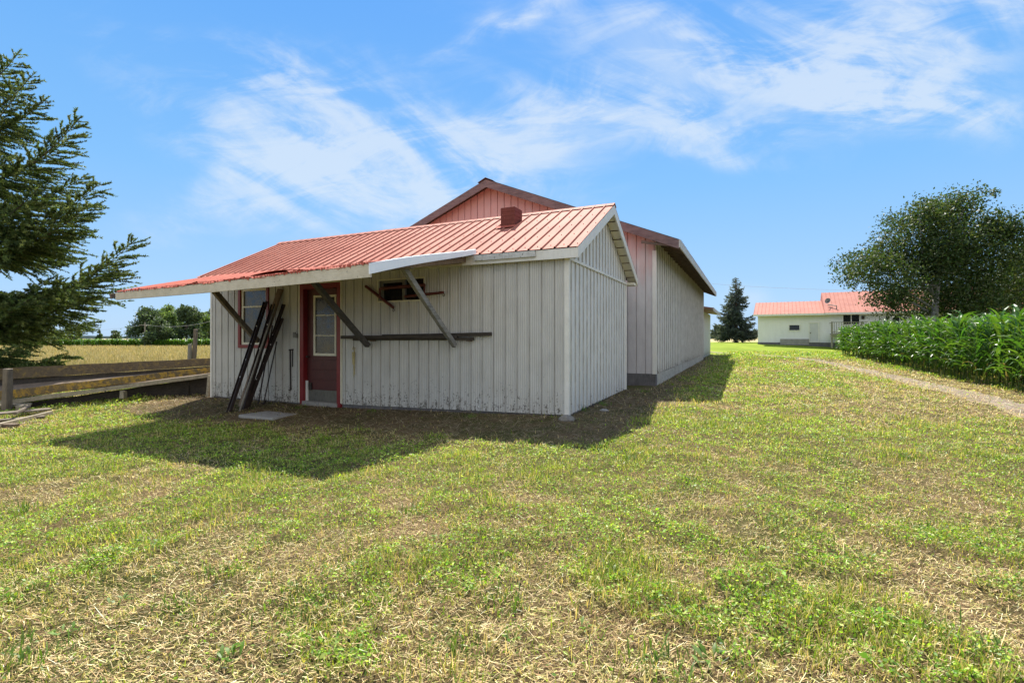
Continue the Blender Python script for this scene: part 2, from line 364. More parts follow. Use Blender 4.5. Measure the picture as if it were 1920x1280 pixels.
def glassm():
    m, nt, b = newmat('dusty_glass'); f = tex_noise(nt, mapped(nt), 6, 8, .7, .6)
    nt.links.new(mixc(nt, mrange(nt, f, .45, .8), (.012,.013,.014), (.10,.10,.095)), b.inputs['Base Color'])
    nt.links.new(mrange(nt, f, .3, .75, .06, .5), b.inputs['Roughness']); b.inputs['Specular IOR Level'].default_value = .6
    return m
M['glass'] = glassm()
M['glass_dark'] = flat('dark_glass', (.012,.013,.015), .12)
M['leaf'] = leafmat('lawn_leaf', .42)
M['straw'] = leafmat('dry_straw', .15, .7, .2)
M['needle'] = leafmat('needles', .32, .55, .3)
M['tree_leaf'] = leafmat('tree_leaves', .38, .5, .3)
M['corn_stuff'] = leafmat('corn_leaf_far', .42, .38, .45)

def ground_mat():
    m, nt, b = newmat('ground'); v = mapped(nt)
    big = tex_noise(nt, v, .45, 6, .6); mid = tex_noise(nt, v, 2.6, 8, .7); fine = tex_noise(nt, mapped(nt, (1,1,1)), 40, 6, .8)
    f = mth(nt, 'ADD', mth(nt, 'MULTIPLY', big, .5), mth(nt, 'MULTIPLY', mid, .5))
    soil = ramp(nt, fine, [(.3,(.04,.025,.013)), (.5,(.15,.10,.05)), (.7,(.33,.24,.12))])
    grn = ramp(nt, fine, [(.3,(.02,.026,.006)), (.55,(.07,.08,.016)), (.75,(.16,.15,.045))])
    lawn = mixc(nt, mrange(nt, f, .42, .60), soil, grn)
    # distance: beyond the yard the turf is closed and reads plain green / straw coloured fields
    sep = nt.nodes.new('ShaderNodeSeparateXYZ'); nt.links.new(v, sep.inputs[0])
    far = ramp(nt, mth(nt, 'ADD', mth(nt, 'MULTIPLY', big, .6), mth(nt, 'MULTIPLY', fine, .4)), [(.35,(.15,.21,.015)), (.55,(.22,.29,.025)), (.7,(.31,.33,.06))])
    fy = mrange(nt, sep.outputs[1], 30, 38)
    col = mixc(nt, fy, lawn, far)
    dry = ramp(nt, mid, [(.3,(.33,.27,.12)), (.7,(.52,.43,.22))])
    fd = mrange(nt, sep.outputs[1], 60, 64); fl = mrange(nt, sep.outputs[0], -13, -16)
    col = mixc(nt, mth(nt, 'MAXIMUM', fd, fl), col, dry)
    nt.links.new(col, b.inputs['Base Color']); b.inputs['Roughness'].default_value = .95; b.inputs['Specular IOR Level'].default_value = .15
    bump(nt, b, fine, .8, .02); return m
M['ground'] = ground_mat()
def track_mat():
    m, nt, b = newmat('track_dirt'); v = mapped(nt); f = tex_noise(nt, v, 3, 7, .7); g = tex_noise(nt, v, 45, 5, .8)
    col = mixc(nt, mrange(nt, f, .35, .65), (.22,.165,.115), (.40,.325,.25)); col = mixc(nt, mrange(nt, g, .42, .62), col, (.13,.095,.06))
    nt.links.new(col, b.inputs['Base Color']); b.inputs['Roughness'].default_value = .95; bump(nt, b, g, .8, .02); return m
M['track'] = track_mat()

# ------------------------------------------------------------------ ground, track, hills
def make_ground():
    n = 300; t = np.linspace(-1, 1, n); k = 8.6
    g = np.sinh(t*k)/math.sinh(k)*6000
    g = np.where(np.abs(g) < 0, g, g)
    # even spacing near, exponential growth far
    xs = -3+np.sign(t)*(np.abs(t)*32*(1-sst(.5, 1, np.abs(t)))+np.abs(g)); ys = 9+np.sign(t)*(np.abs(t)*32*(1-sst(.5, 1, np.abs(t)))+np.abs(g))
    xs = np.sort(xs); ys = np.sort(ys)
    X, Y = np.meshgrid(xs, ys, indexing='ij'); Z = ground_z(X, Y)
    V = np.stack([X, Y, Z], -1).reshape(-1, 3); i = np.arange(n-1); I, J = np.meshgrid(i, i, indexing='ij')
    F = np.stack([I*n+J, (I+1)*n+J, (I+1)*n+J+1, I*n+J+1], -1).reshape(-1, 4)
    me = npmesh('ground', V, F, 4); me.polygons.foreach_set('use_smooth', [True]*len(me.polygons))
    tag(link('ground', me, M['ground']), kind='structure')
make_ground()
TRK = [(4.55,-2),(4.5,4),(4.42,8),(4.35,11.7),(4.29,14.8),(4.0,19.6),(3.3,28.0),(2.3,32.5),(.6,36.5),(-2,40),(-6,44)]
def track_x(y, off=0):
    ys = np.array([p[1] for p in TRK]); xs = np.array([p[0] for p in TRK]); return np.interp(y, ys, xs)+off
def strip(xc, y0, y1, w, lift, seed, step=.12, nx=9):
    ys = np.arange(y0, y1, step); rows = []
    for j in range(nx):
        t = j/(nx-1)*2-1
        edge = (w/2)*(.35+1.3*fbm(ys, ys*0+seed+(7 if t > 0 else 0), 1.6, 5, seed))
        x = xc(ys)+t*edge; lf = lift*(1-abs(t)**3*1.6)
        rows.append(np.stack([x, ys, ground_z(x, ys)+lf], -1))
    V = np.stack(rows, 1).reshape(-1, 3); a = len(ys); I, J = np.meshgrid(np.arange(a-1), np.arange(nx-1), indexing='ij')
    F = np.stack([I*nx+J, I*nx+J+1, (I+1)*nx+J+1, (I+1)*nx+J], -1).reshape(-1, 4); return V, F
V, F = strip(lambda y: track_x(y), -1, 43, .85, .012, 3)
tag(link('dirt_track', npmesh('dirt_track', V, F, 4), M['track']), kind='structure')

def make_hills():
    mb = MB()
    for (a0, a1, s, h, seed) in ((-1.6, -.2, 900, 9, 2), (.1, 1.9, 700, 10, 5)):
        n = 120
        for i in range(n):
            aa = [a0+(a1-a0)*(i+k)/n for k in (0, 1)]; pts = []
            for a in aa:
                x, y = camxy(a*s, s); x2, y2 = camxy(a*(s+200), s+200); hh = h*(.35+.9*float(fbm(np.array([a*9]), np.array([seed*1.]), 1, 4, seed)[0]))
                pts.append(((x, y, -3), (x, y, hh*.85), (x2, y2, hh)))
            (a_, b_, c_), (d_, e_, f_) = pts
            mb.add([a_, d_, e_, b_, c_, f_], [(0,1,2,3), (3,2,5,4)])
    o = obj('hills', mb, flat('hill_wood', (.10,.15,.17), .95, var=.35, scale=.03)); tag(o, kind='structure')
make_hills()

# ------------------------------------------------------------------ ribbed sheets
def profile_rib(L, pitch=.229, h=.019, minor=.004, start=0, slit=0, rev=False):
    """u positions and heights of ribbed metal sheet"""
    pts = []; u = -start
    while u < L+pitch:
        for du, hh in (((0,0),(.012,h),(.030,h),(.042,0)) if not slit else ((0,0),(.012,h),(.028,h),(.034,0),(.0345,-slit),(.0415,-slit),(.042,0))): pts.append((u+du, hh))
        w = pitch-.042; k = 5
        if minor:
            for i in range(1, k):
                c = u+.042+w*i/k; pts += [(c-.010,0),(c-.004,minor),(c+.004,minor),(c+.010,0)]
        u += pitch
    pts = [p for p in pts if 0 <= p[0] <= L]
    if rev: pts = [(L-a, b) for a, b in reversed(pts)]
    return [(0,0)]+[p for p in pts if 1e-4 < p[0] < L-1e-4]+[(L,0)]
def profile_groove(L, pitch=.21, d=.014, w=.014):
    pts = [(0,0)]; u = pitch
    while u < L-.02: pts += [(u-w,0),(u-w*.6,-d),(u+w*.6,-d),(u+w,0)]; u += pitch*random.uniform(.97,1.03)
    return pts+[(L,0)]
def sheet(mb, O, U, Vv, Nn, prof, bot, top, holes=()):
    """ribbed sheet: point = O + U*u + V*v + N*h; bot/top are functions of u; holes (u0,u1,v0,v1)"""
    O, U, Vv, Nn = map(Vector, (O, U, Vv, Nn)); us = dict()
    def hgt(u):
        for (a, ha), (b, hb) in zip(prof[:-1], prof[1:]):
            if a <= u <= b: return ha+(hb-ha)*((u-a)/(b-a) if b > a else 0)
        return 0
    pts = list(prof)
    for h in holes: pts += [(h[0], hgt(h[0])), (h[1], hgt(h[1]))]
    pts = sorted(set((round(a, 5), b) for a, b in pts)); vs = []; fs = []
    for (a, ha), (b, hb) in zip(pts[:-1], pts[1:]):
        if b-a < 1e-5: continue
        mid = (a+b)/2; segs = [(0., 1.)]; B0, T0 = bot(mid), top(mid); cuts = []
        for h in holes:
            if h[0] <= mid <= h[1]: cuts.append((h[2], h[3]))
        cuts.sort(); lo = [('b',)]; parts = []
        cur = None
        for c in cuts: parts.append((cur, c[0])); cur = c[1]
        parts.append((cur, None))
        for v0, v1 in parts:
            q = []
            for (u, hh, lowhi) in ((a, ha, 0), (b, hb, 0), (b, hb, 1), (a, ha, 1)):
                v = (bot(u) if v0 is None else v0) if lowhi == 0 else (top(u) if v1 is None else v1)
                q.append(O+U*u+Vv*v+Nn*hh)
            o = len(vs); vs += q; fs.append((o, o+1, o+2, o+3))
    mb.add(vs, fs); return mb

# ------------------------------------------------------------------ SHED
SX0, SX1, SY0, SY1 = -11.56, -2.617, 7.632, 11.83          # walls
EZ, RZ, RYY, EY, EY2 = 2.70, 3.92, 9.85, 7.50, 12.2         # eave height, ridge height/y, eave y
RXL, RXR = -11.93, -2.40
slope = (RZ-EZ)/(RYY-EY)
shed = thing('shed', (-7.1, 9.7, -.1), 'low white metal-sided shed with salmon ribbed roof and a collapsing front canopy', 'shed')
def wallX(px): return onY(px, 633, SY0).x
dX0, dX1 = wallX(564), wallX(640); dTop = onY(605, 531, SY0).z
wX0, wX1 = wallX(448), wallX(505); wTop = 2.42; wBot = onY(450, 652, SY0).z
kX0, kX1 = onY(711, 545, SY0).x, onY(796, 545, SY0).x; kTop = onY(755, 524, SY0).z; kBot = onY(755, 563, SY0).z
def fbot(u):
    x = SX0+u
    if x < (dX0+dX1)/2: return -.14
    return -.10+.10*(x-dX1)/(SX1-dX1)
mb = MB(); Lw = SX1-SX0
sheet(mb, (SX0, SY0, 0), (1,0,0), (0,0,1), (0,-1,0), profile_rib(Lw, .225, .018, .007, .1, .012), fbot, lambda u: 2.66,
      holes=[(dX0-SX0, dX1-SX0, -9, dTop), (wX0-SX0, wX1-SX0, wBot, wTop), (kX0-SX0, kX1-SX0, kBot, kTop)])
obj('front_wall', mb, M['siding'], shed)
def zroof(y): return EZ+slope*(y-EY) if y < RYY else RZ-(RZ-EZ)*(y-RYY)/(EY2-RYY)
mb = MB(); TZ = 2.52
sheet(mb, (SX1, SY0, 0), (0,1,0), (0,0,1), (1,0,0), profile_rib(SY1-SY0, .225, .024, 0, .02, .03, True), lambda u: .0+.03*u/4, lambda u: TZ)
sheet(mb, (SX1-.02, SY0, 0), (0,1,0), (0,0,1), (1,0,0), profile_rib(SY1-SY0, .225, .024, 0, .02, .03, True), lambda u: TZ+.03, lambda u: zroof(SY0+u)-.09)
mb.box((SX0, SY1-.02, -.2), (SX1-.03, SY1, 2.6)); 
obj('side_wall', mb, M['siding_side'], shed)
mb = MB(); sheet(mb, (SX0, SY1, 0), (0,-1,0), (0,0,1), (-1,0,0), profile_rib(SY1-SY0, .225, .02, 0, .02), lambda u: -.15, lambda u: zroof(SY1-u)-.06)
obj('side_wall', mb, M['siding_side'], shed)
for a_, b_ in (((SX1-.055, SY0-.024, -.01), (SX1+.026, SY0+.05, 2.54)), ((SX0-.02, SY0-.022, -.17), (SX0+.03, SY0+.04, 2.6)), ((SX1-.04, SY1-.04, .0), (SX1+.026, SY1+.01, TZ))):
    mb = MB(); mb.box(a_, b_); obj('corner_trim', mb, M['trim'], shed)
mb = MB(); mb.box((SX1-.03, SY0-.01, TZ-.012), (SX1+.036, SY1+.02, TZ+.032)); obj('gable_trim', mb, M['trim'], shed)
# sill / footing below the siding
mb = MB(); mb.box((SX0+.03, SY0+.03, -.45), (dX0, SY0+.16, -.10)); mb.box((dX1, SY0+.03, -.45), (SX1-.06, SY0+.16, .02)); mb.box((SX1-.16, SY0+.2, -.4), (SX1-.02, SY1-.1, .06))
obj('footing', mb, M['concrete_dark'], shed)
# main roof
rv = Vector((0, RYY-EY, RZ-EZ)); rl = rv.length; rv.normalize(); rn = Vector((0, -rv.z, rv.y))
mb = MB(); LR = RXR-RXL
sheet(mb, (RXL, EY, EZ), (1,0,0), rv, rn, profile_rib(LR, .229, .026, 0, .04, .004), lambda u: -.03+.006*math.sin(u*9), lambda u: rl)
rb = Vector((0, RYY-EY2, RZ-EZ)); rbl = rb.length; rb.normalize(); rbn = Vector((0, -rb.z, rb.y)) * -1; rbn = Vector((0, rb.z*1.0, -rb.y)) 
sheet(mb, (RXR, EY2, EZ), (-1,0,0), rb, rbn, profile_rib(LR, .229, .026, 0, .04, .004), lambda u: -.03, lambda u: rbl)
roof = obj('roof', mb, M['roof'], shed)
mb = MB()   # underlay gives the sheet its thickness
mb.prism([(RXL+.01, EY+.02, EZ-.012), (RXL+.01, RYY, RZ-.012), (RXL+.01, EY2-.02, EZ-.012), (RXL+.01, EY2-.02, EZ-.045), (RXL+.01, RYY, RZ-.05), (RXL+.01, EY+.02, EZ-.045)], (LR-.02, 0, 0))
obj('roof_deck', mb, M['roof_dark'], shed)
mb = MB(); z = RZ+.028
nn = 40
for i in range(nn):
    x0 = RXL-.01+(LR+.02)*i/nn; x1 = RXL-.01+(LR+.02)*(i+1)/nn
    mb.add([(x0, RYY-.13, z-.075), (x1, RYY-.13, z-.075), (x1, RYY, z), (x0, RYY, z), (x1, RYY+.13, z-.072), (x0, RYY+.13, z-.072)], [(0,1,2,3), (3,2,4,5)])
obj('ridge_cap', mb, M['roof'], roof)
# roof screws in rows
mb = MB()
for row in (.12, .72, 1.32, 1.95, 2.5):
    u = .04
    while u < LR-.05:
        p = Vector((RXL+u+.055, EY, EZ))+rv*(row+random.uniform(-.02,.02))+rn*.004; mb.add([p+Vector((-.009,0,0))+rv*-.009, p+Vector((.009,0,0))+rv*-.009, p+Vector((.009,0,0))+rv*.009, p+Vector((-.009,0,0))+rv*.009, p+rn*.012], [(0,1,4),(1,2,4),(2,3,4),(3,0,4)])
        u += .229
obj('roof_screws', mb, M['roof_dark'], roof)['kind'] = 'stuff'
# chimney stub on the front slope
c0 = onY(939, 427, 9.4); c1 = onY(966, 427, 9.4); ct = 4.12
cy0 = 9.03; cy1 = cy0+.36; cx0 = onY(939, 400, cy0).x; cx1 = onY(965, 400, cy0).x; cz = onY(950, 389, cy0).z
mb = MB(); nz = 5
zb = zroof(cy0)-.03
for i in range(nz):
    za = zb+(cz-zb)*i/nz; zc = zb+(cz-zb)*(i+1)/nz-.008; o = random.uniform(0,.002)
    mb.box((cx0-o, cy0-o, za), (cx1+o, cy1+o, zc)); mb.box((cx0+.003, cy0+.003, zc-.001), (cx1-.003, cy1-.003, zc+.009))
obj('chimney', mb, M['chimney'], roof)
mb = MB(); p = Vector((cx0-.06, cy0-.14, zroof(cy0-.14)+.03)); mb.add([p, p+Vector((cx1-cx0+.12,0,0)), Vector((cx1+.06, cy0, zroof(cy0)+.03)), Vector((cx0-.06, cy0, zroof(cy0)+.03))], [(0,1,2,3)])
obj('chimney_flashing', mb, M['roof_old'], roof)
# eave fascia (right part), soffits, rakes
mb = MB(); mb.box((-4.52, EY-.012, 2.515), (RXR-.02, EY+.012, 2.672)); obj('eave_fascia', mb, M['trim'], shed)
mb = MB(); mb.box((-4.26, EY-.055, 2.572), (-3.12, EY-.014, 2.668)); obj('eave_gutter', mb, M['trim_dirty'], shed)
mb = MB(); mb.box((SX0-.3, EY+.012, 2.53), (RXR-.03, SY0-.004, 2.555)); obj('soffit', mb, M['soffit'], shed)
mb = MB()
for (ya, yb) in ((EY-.01, RYY), (EY2, RYY)):
    za, zc = EZ-.02, RZ-.02
    mb.prism([(RXR-.025, ya, za), (RXR-.025, yb, zc), (RXR-.025, yb, zc-.18), (RXR-.025, ya, za-.17)], (.025, 0, 0))
obj('rake_board', mb, M['trim'], shed)
mb = MB()
for (ya, yb) in ((EY+.03, RYY), (EY2-.03, RYY)):
    n = 9
    for i in range(n):
        t0, t1 = i/n, (i+1)/n-.012; z0 = EZ-.14+(RZ-EZ)*t0; z1 = EZ-.14+(RZ-EZ)*t1; y0 = ya+(yb-ya)*t0; y1 = ya+(yb-ya)*t1
        mb.add([(SX1, y0, z0), (RXR-.027, y0, z0), (RXR-.027, y1, z1), (SX1, y1, z1)], [(0,1,2,3)])
mb.box((SX1, SY1+.01, 2.50), (RXR-.027, EY2, 2.56))
obj('gable_soffit', mb, M['soffit'], shed)

# door
df = .095
mb = MB(); zb = -.20; fy = SY0-.035
mb.box((dX0, fy, zb), (dX0+df*1.15, SY0+.10, dTop)); mb.box((dX1-df, fy, zb-.02), (dX1, SY0+.10, dTop)); mb.box((dX0+df*1.15, fy, dTop-.11), (dX1-df, SY0+.10, dTop))
obj('door_frame', mb, M['red'], shed, bevel=.004)
mb = MB(); mb.box((dX1+.002, SY0-.03, -.08), (dX1+.03, SY0+.01, dTop+.02)); mb.box((dX0-.03, SY0-.03, -.12), (dX0-.002, SY0+.01, dTop+.02)); mb.box((dX0-.03, SY0-.03, dTop+.002), (dX1+.03, SY0+.01, dTop+.03))
obj('door_trim', mb, M['cream'], shed)
dy = SY0+.075
gx0, gx1 = onY(588.5, 600, dy).x, onY(631, 600, dy).x; gz1, gz0 = onY(610, 553, dy).z, onY(610, 667, dy).z
ix0, ix1 = dX0+df*1.15, dX1-df
mb = MB(); mb.box((ix0, dy, -.08), (gx0, dy+.04, dTop-.11)); mb.box((gx1, dy, -.08), (ix1, dy+.04, dTop-.11)); mb.box((gx0, dy, gz1), (gx1, dy+.04, dTop-.11)); mb.box((gx0, dy, -.08), (gx1, dy+.04, gz0))
for k in range(3): mb.box((gx0-.02, dy-.012, .16+.22*k), (gx1+.02, dy-.001, .16+.22*k+.19))
door = obj('door', mb, M['door'], shed, bevel=.003)
mb = MB(); t = .045
mb.box((gx0, dy-.014, gz0), (gx0+t, dy+.03, gz1)); mb.box((gx1-t, dy-.014, gz0), (gx1, dy+.03, gz1)); mb.box((gx0+t, dy-.014, gz1-t), (gx1-t, dy+.03, gz1)); mb.box((gx0+t, dy-.014, gz0), (gx1-t, dy+.03, gz0+t*1.2))
for k in (1, 2): zz = gz0+(gz1-gz0)*k/3.; mb.box((gx0+t, dy-.006, zz-.01), (gx1-t, dy+.02, zz+.012))
obj('sash', mb, M['cream'], door, bevel=.003)
mb = MB(); mb.box((gx0+t*.5, dy+.012, gz0+t*.5), (gx1-t*.5, dy+.016, gz1-t*.5)); obj('pane', mb, M['glass'], door)
mb = MB(); mb.box((ix0+.03, dy-.017, onY(606,752,dy).z), (ix1-.02, dy-.013, onY(606,731,dy).z)); obj('kick_plate', mb, M['plate'], door)
mb = MB(); zh = onY(585, 664, dy).z-.05; mb.tube([(ix0+.06, dy, zh), (ix0+.06, dy-.045, zh)], .012); mb.tube([(ix0+.06, dy-.04, zh), (ix0+.06, dy-.075, zh)], [.024,.02], 10); obj('handle', mb, M['black_iron'], door)
mb = MB(); mb.box((ix0+.004, dy-.05, -.12), (ix0+.055, dy-.02, .34)); obj('door_strip', mb, M['trim'], door)
mb = MB(); mb.box((ix0+.065, dy-.03, .14), (ix0+.15, dy-.014, .30)); obj('latch_plate', mb, M['black_iron'], door)
mb = MB(); mb.box((ix0-.02, SY0-.06, -.28), (ix1+.02, SY0+.16, -.085)); obj('threshold', mb, M['concrete'], shed, bevel=.01)
# tall window left of the door
wf = .075
mb = MB(); mb.box((wX0, SY0-.03, wBot), (wX0+wf, SY0+.06, wTop)); mb.box((wX1-wf, SY0-.03, wBot), (wX1, SY0+.06, wTop)); mb.box((wX0+wf, SY0-.03, wBot), (wX1-wf, SY0+.06, wBot+wf)); mb.box((wX0+wf, SY0-.03, wTop-.06), (wX1-wf, SY0+.06, wTop))
win = obj('window', mb, M['red'], shed, bevel=.003)
a0, a1, b0, b1 = wX0+wf, wX1-wf, wBot+wf, wTop-.06
mb = MB(); t = .05
mb.box((a0, SY0+.005, b0), (a0+t*1.4, SY0+.045, b1)); mb.box((a1-t, SY0+.005, b0), (a1, SY0+.045, b1)); mb.box((a0+t*1.4, SY0+.005, b0), (a1-t, SY0+.045, b0+t)); mb.box((a0+t*1.4, SY0+.005, b1-t), (a1-t, SY0+.045, b1))
zz = onY(478, 575, SY0).z; mb.box((a0+t*1.4, SY0+.0, zz-.015), (a1-t, SY0+.04, zz+.02))
obj('sash', mb, M['cream'], win); mb = MB(); mb.box((a0+.02, SY0+.03, b0+.02), (a1-.02, SY0+.034, b1-.02)); obj('pane', mb, M['glass'], win)
# small high window
mb = MB(); t = .025
mb.box((kX0-t, SY0-.03, kBot-t), (kX1+t, SY0+.01, kBot)); mb.box((kX0-t, SY0-.03, kTop), (kX1+t, SY0+.01, kTop+t)); mb.box((kX0-t, SY0-.03, kBot), (kX0, SY0+.01, kTop)); mb.box((kX1, SY0-.03, kBot), (kX1+t, SY0+.01, kTop))
win2 = obj('window', mb, M['cream'], shed)
mb = MB(); xm = onY(757, 545, SY0).x
mb.box((xm-.03, SY0-.005, kBot), (xm+.03, SY0+.05, kTop)); mb.box((kX0, SY0+.02, kBot), (kX0+.07, SY0+.06, kTop)); mb.box((kX0+.07, SY0+.02, kTop-.045), (xm-.03, SY0+.06, kTop))
obj('sash', mb, M['box_grey'], win2)
mb = MB(); mb.box((kX0+.002, SY0+.062, kBot+.002), (kX1-.002, SY0+.066, kTop-.002)); obj('pane', mb, M['glass_dark'], win2)
# outlet box
c = onY(554, 628, SY0-.02); mb = MB(); mb.box((c.x-.05, SY0-.05, c.z-.055), (c.x+.02, SY0-.018, c.z+.06)); mb.box((c.x+.025, SY0-.06, c.z-.06), (c.x+.075, SY0-.018, c.z+.03)); obj('outlet_box', mb, M['box_grey'], shed, bevel=.005)

# collapsing canopy
CX0, CX1, CYF = -10.34, -4.44, 5.06
def zfront(x):
    t = (x-CX0)/(CX1-CX0); return 2.062+(2.212-2.062)*t-.045*math.sin(math.pi*t)*.3
nu, nv = 260, 14; V_ = []; Fq = []
for i in range(nu+1):
    t = i/nu; x = CX0+(CX1-CX0)*t; xe = -11.0+(-4.28+11.0)*t
    rag = .035*float(fbm(np.array([x*3.]), np.array([1.]), 1, 4, 3)[0])
    for j in range(nv+1):
        s = j/nv; X = x+(xe-x)*s; Yf = CYF-.01-rag; Y = Yf+(7.51-Yf)*s
        zf = zfront(x)+.012; zt = 2.70 if x < -4.9 else 2.70
        z = zf+(zt-zf)*(s**.93)
        ph = (x*1.0/.229) % 1.0; rib = .013 if ph < .16 else 0
        wr = .05*(float(vnoise(np.array([x*2.6]), np.array([s*2.]), 8)[0])-.5)*(1-s)*(1.2-s)
        z += rib+wr*min(1, 6*t)
        if j == 0: z += .02*(float(vnoise(np.array([x*17.]), np.array([3.]), 9)[0])-.62)
        V_.append((X, Y, z))
for i in range(nu):
    for j in range(nv): o = i*(nv+1)+j; Fq.append((o, o+nv+1, o+nv+2, o+1))
mb = MB(); mb.v = V_; mb.f = Fq
can = obj('canopy_sheet', mb, M['roof_old'], shed); sm = can.modifiers.new('thick', 'SOLIDIFY'); sm.thickness = .006; sm.offset = -1
# loose torn flap lying on the canopy
mb = MB(); pa = []
for i in range(13):
    t = i/12; xx = -6.95+1.25*t; w = .5*math.sin(math.pi*min(1, t*1.15))**.7 if t < .87 else .2*(1-t)/.13
    lift = .038*math.sin(math.pi*t)
    for j in range(5):
        s = j/4; pa.append((xx, CYF+.02+w*s+.05, zfront(xx)+.05+(.22*w*s)+lift*(1-s)*1.1))
mb.v = pa; mb.f = [(i*5+j, (i+1)*5+j, (i+1)*5+j+1, i*5+j+1) for i in range(12) for j in range(4)]
fl = obj('torn_flap', mb, M['roof_old'], can); sm = fl.modifiers.new('thick', 'SOLIDIFY'); sm.thickness = .004
# jagged torn metal edge hanging over the fascia
mb = MB(); x = CX0+.1
while x < CX1-.05:
    w = random.uniform(.03,.09); d = random.uniform(.0,.035)*(1.4 if random.random() < .25 else 1); y = CYF-.032-random.uniform(0,.012)
    mb.add([(x, y+.02, zfront(x)+.03), (x+w, y+.02, zfront(x+w)+.03), (x+w*.8, y, zfront(x)+.012-d), (x+w*.2, y-.004, zfront(x)+.016-d*.4)], [(0,1,2,3)]); x += w
je = obj('torn_edge', mb, M['roof_old'], can)
# fascia board, slightly sagging
mb = MB(); n = 24; vs = []; fs = []
for i in range(n+1):
    t = i/n; x = CX0+(CX1-CX0)*t; h = .128+.045*t; zt = zfront(x)
    for (dy_, zz) in ((-.022, zt), (.012, zt), (.018, zt-h), (-.016, zt-h)): vs.append((x, CYF+dy_, zz))
for i in range(n):
    o = i*4
    for k in range(4): fs.append((o+k, o+4+k, o+4+(k+1)%4, o+(k+1)%4))
fs += [(0,1,2,3), (n*4+3, n*4+2, n*4+1, n*4)]
mb.add(vs, fs); obj('fascia_board', mb, M['fascia_old'], shed)
# bright flashing from the front corner up to the eave
P0 = Vector((-4.48, CYF-.03, 2.222)); P1 = Vector((-4.27, EY-.03, 2.79))
mb = MB(); n = 10; vs = []; fs = []
for i in range(n+1):
    t = i/n; p = P0.lerp(P1, t)+Vector((0,0,.012*math.sin(t*5))); h = .145*(1-t)+.085*t
    for (dx, zz) in ((.0,0), (.014,-.004), (.020,-h), (.004,-h)): vs.append(p+Vector((dx+.03, 0, zz)))
for i in range(n):
    o = i*4
    for k in range(4): fs.append((o+k, o+4+k, o+4+(k+1)%4, o+(k+1)%4))
fs += [(0,1,2,3), (n*4+3, n*4+2, n*4+1, n*4)]
mb.add(vs, fs); obj('flashing', mb, M['flashing'], shed)
mb = MB()
for i in range(13):
    x = -10.7+i*.52
    if x > -4.4: break
    mb.beam((x, EY+.05, 2.62), (x*.985-.05 if x < -8 else x, CYF+.02, zfront(max(CX0, x))-.05), .04, .085)
obj('canopy_rafters', mb, M['brown_wood'], shed)
mb = MB(); mb.beam((-10.5, 5.98, 2.225), (-4.46, 5.98, 2.335), .05, .13); obj('canopy_beam', mb, M['grey_wood'], shed)
def brace(px0, py0, px1, py1, w, h, m, lab):
    b = onY(px1, py1, SY0-.10); tpt = onX(px0, py0, b.x); d = (tpt-b); t2 = b+d*1.16
    mb = MB(); mb.beam(b, t2, w, h, up=(0,0,1), seg=6, bend=-.01); o = obj('brace', mb, m, shed, bevel=.006); o['label'] = lab
brace(408, 552, 484, 640, .09, .10, M['post_wood'], 'cream brown square brace')
brace(592, 532, 690, 648, .10, .085, M['dark_wood'], 'dark round weathered brace')
brace(765, 514, 853, 648, .075, .095, M['pole_wood'], 'grey split weathered brace')

# ------------------------------------------------------------------ BARN
BX1, BY0, BY1 = -2.10, 12.88, 28.0; REX, RER, RIX = -1.49, 3.63, -6.77; BRZ = 5.80; BX0 = 2*RIX-BX1; LEX = 2*RIX-REX
barn = thing('barn', (RIX, 20, 0), 'long white and pale pink barn with weathered gable, standing behind the shed', 'barn')
bs = (BRZ-RER)/(REX-RIX)
def zb_(x): return BRZ-bs*abs(x-RIX)
mb = MB(); sheet(mb, (BX0, BY0, 0), (1,0,0), (0,0,1), (0,-1,0), profile_groove(BX1-BX0, .222, .03, .012), lambda u: .335, lambda u: zb_(BX0+u)-.10)
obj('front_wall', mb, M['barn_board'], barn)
mb = MB(); sheet(mb, (BX1, BY0, 0), (0,1,0), (0,0,1), (1,0,0), profile_rib(BY1-BY0, .40, .032, .004, .0, .03, True), lambda u: .335, lambda u: 3.79)
obj('side_wall', mb, M['barn_side'], barn)
mb = MB(); mb.box((BX0, BY0+.03, .3), (BX0+.05, BY1, 3.3)); mb.box((BX0, BY1-.03, .3), (BX1-.05, BY1, 3.3)); obj('rear_wall', mb, M['barn_side'], barn)
mb = MB(); mb.box((BX1-.07, BY0-.026, .33), (BX1+.03, BY0+.045, 3.45)); obj('corner_trim', mb, M['trim'], barn)
mb = MB(); mb.box((BX0-.02, BY0-.015, -.3), (BX1+.012, BY0+.2, .333)); obj('foundation', mb, M['concrete_dark'], barn)
mb = MB()
y = BY0+.2
while y < BY1: mb.box((BX1-.2, y, -.3), (BX1+.012+random.uniform(-.006,.006), min(BY1, y+.395), .322+random.uniform(-.01,.006))); y += .4
obj('foundation', mb, M['whitewash'], barn)
BYF, BYB = 12.55, 28.3
mb = MB(); rr = Vector((REX-RIX, 0, RER-BRZ)); L_ = rr.length; rr.normalize()
for sgn in (1, -1):
    up = Vector((-rr.x*sgn, 0, -rr.z)); O = Vector((RIX+sgn*(REX-RIX), BYF if sgn < 0 else BYF, RER)); nrm = Vector((sgn*-rr.z, 0, rr.x))
    sheet(mb, O, (0,1,0), up, nrm, profile_rib(BYB-BYF, .229, .02, 0, .03), lambda u: -.03, lambda u: L_)
obj('roof', mb, M['barn_roof'], barn)
mb = MB()
for sgn in (1, -1):
    xe = RIX+sgn*(REX-RIX)
    mb.prism([(xe, BYF, RER-.015), (RIX, BYF, BRZ-.015), (RIX, BYF, BRZ-.235), (xe, BYF, RER-.235)], (0, -.03, 0))
obj('rake_board', mb, M['rake'], barn)
mb = MB()
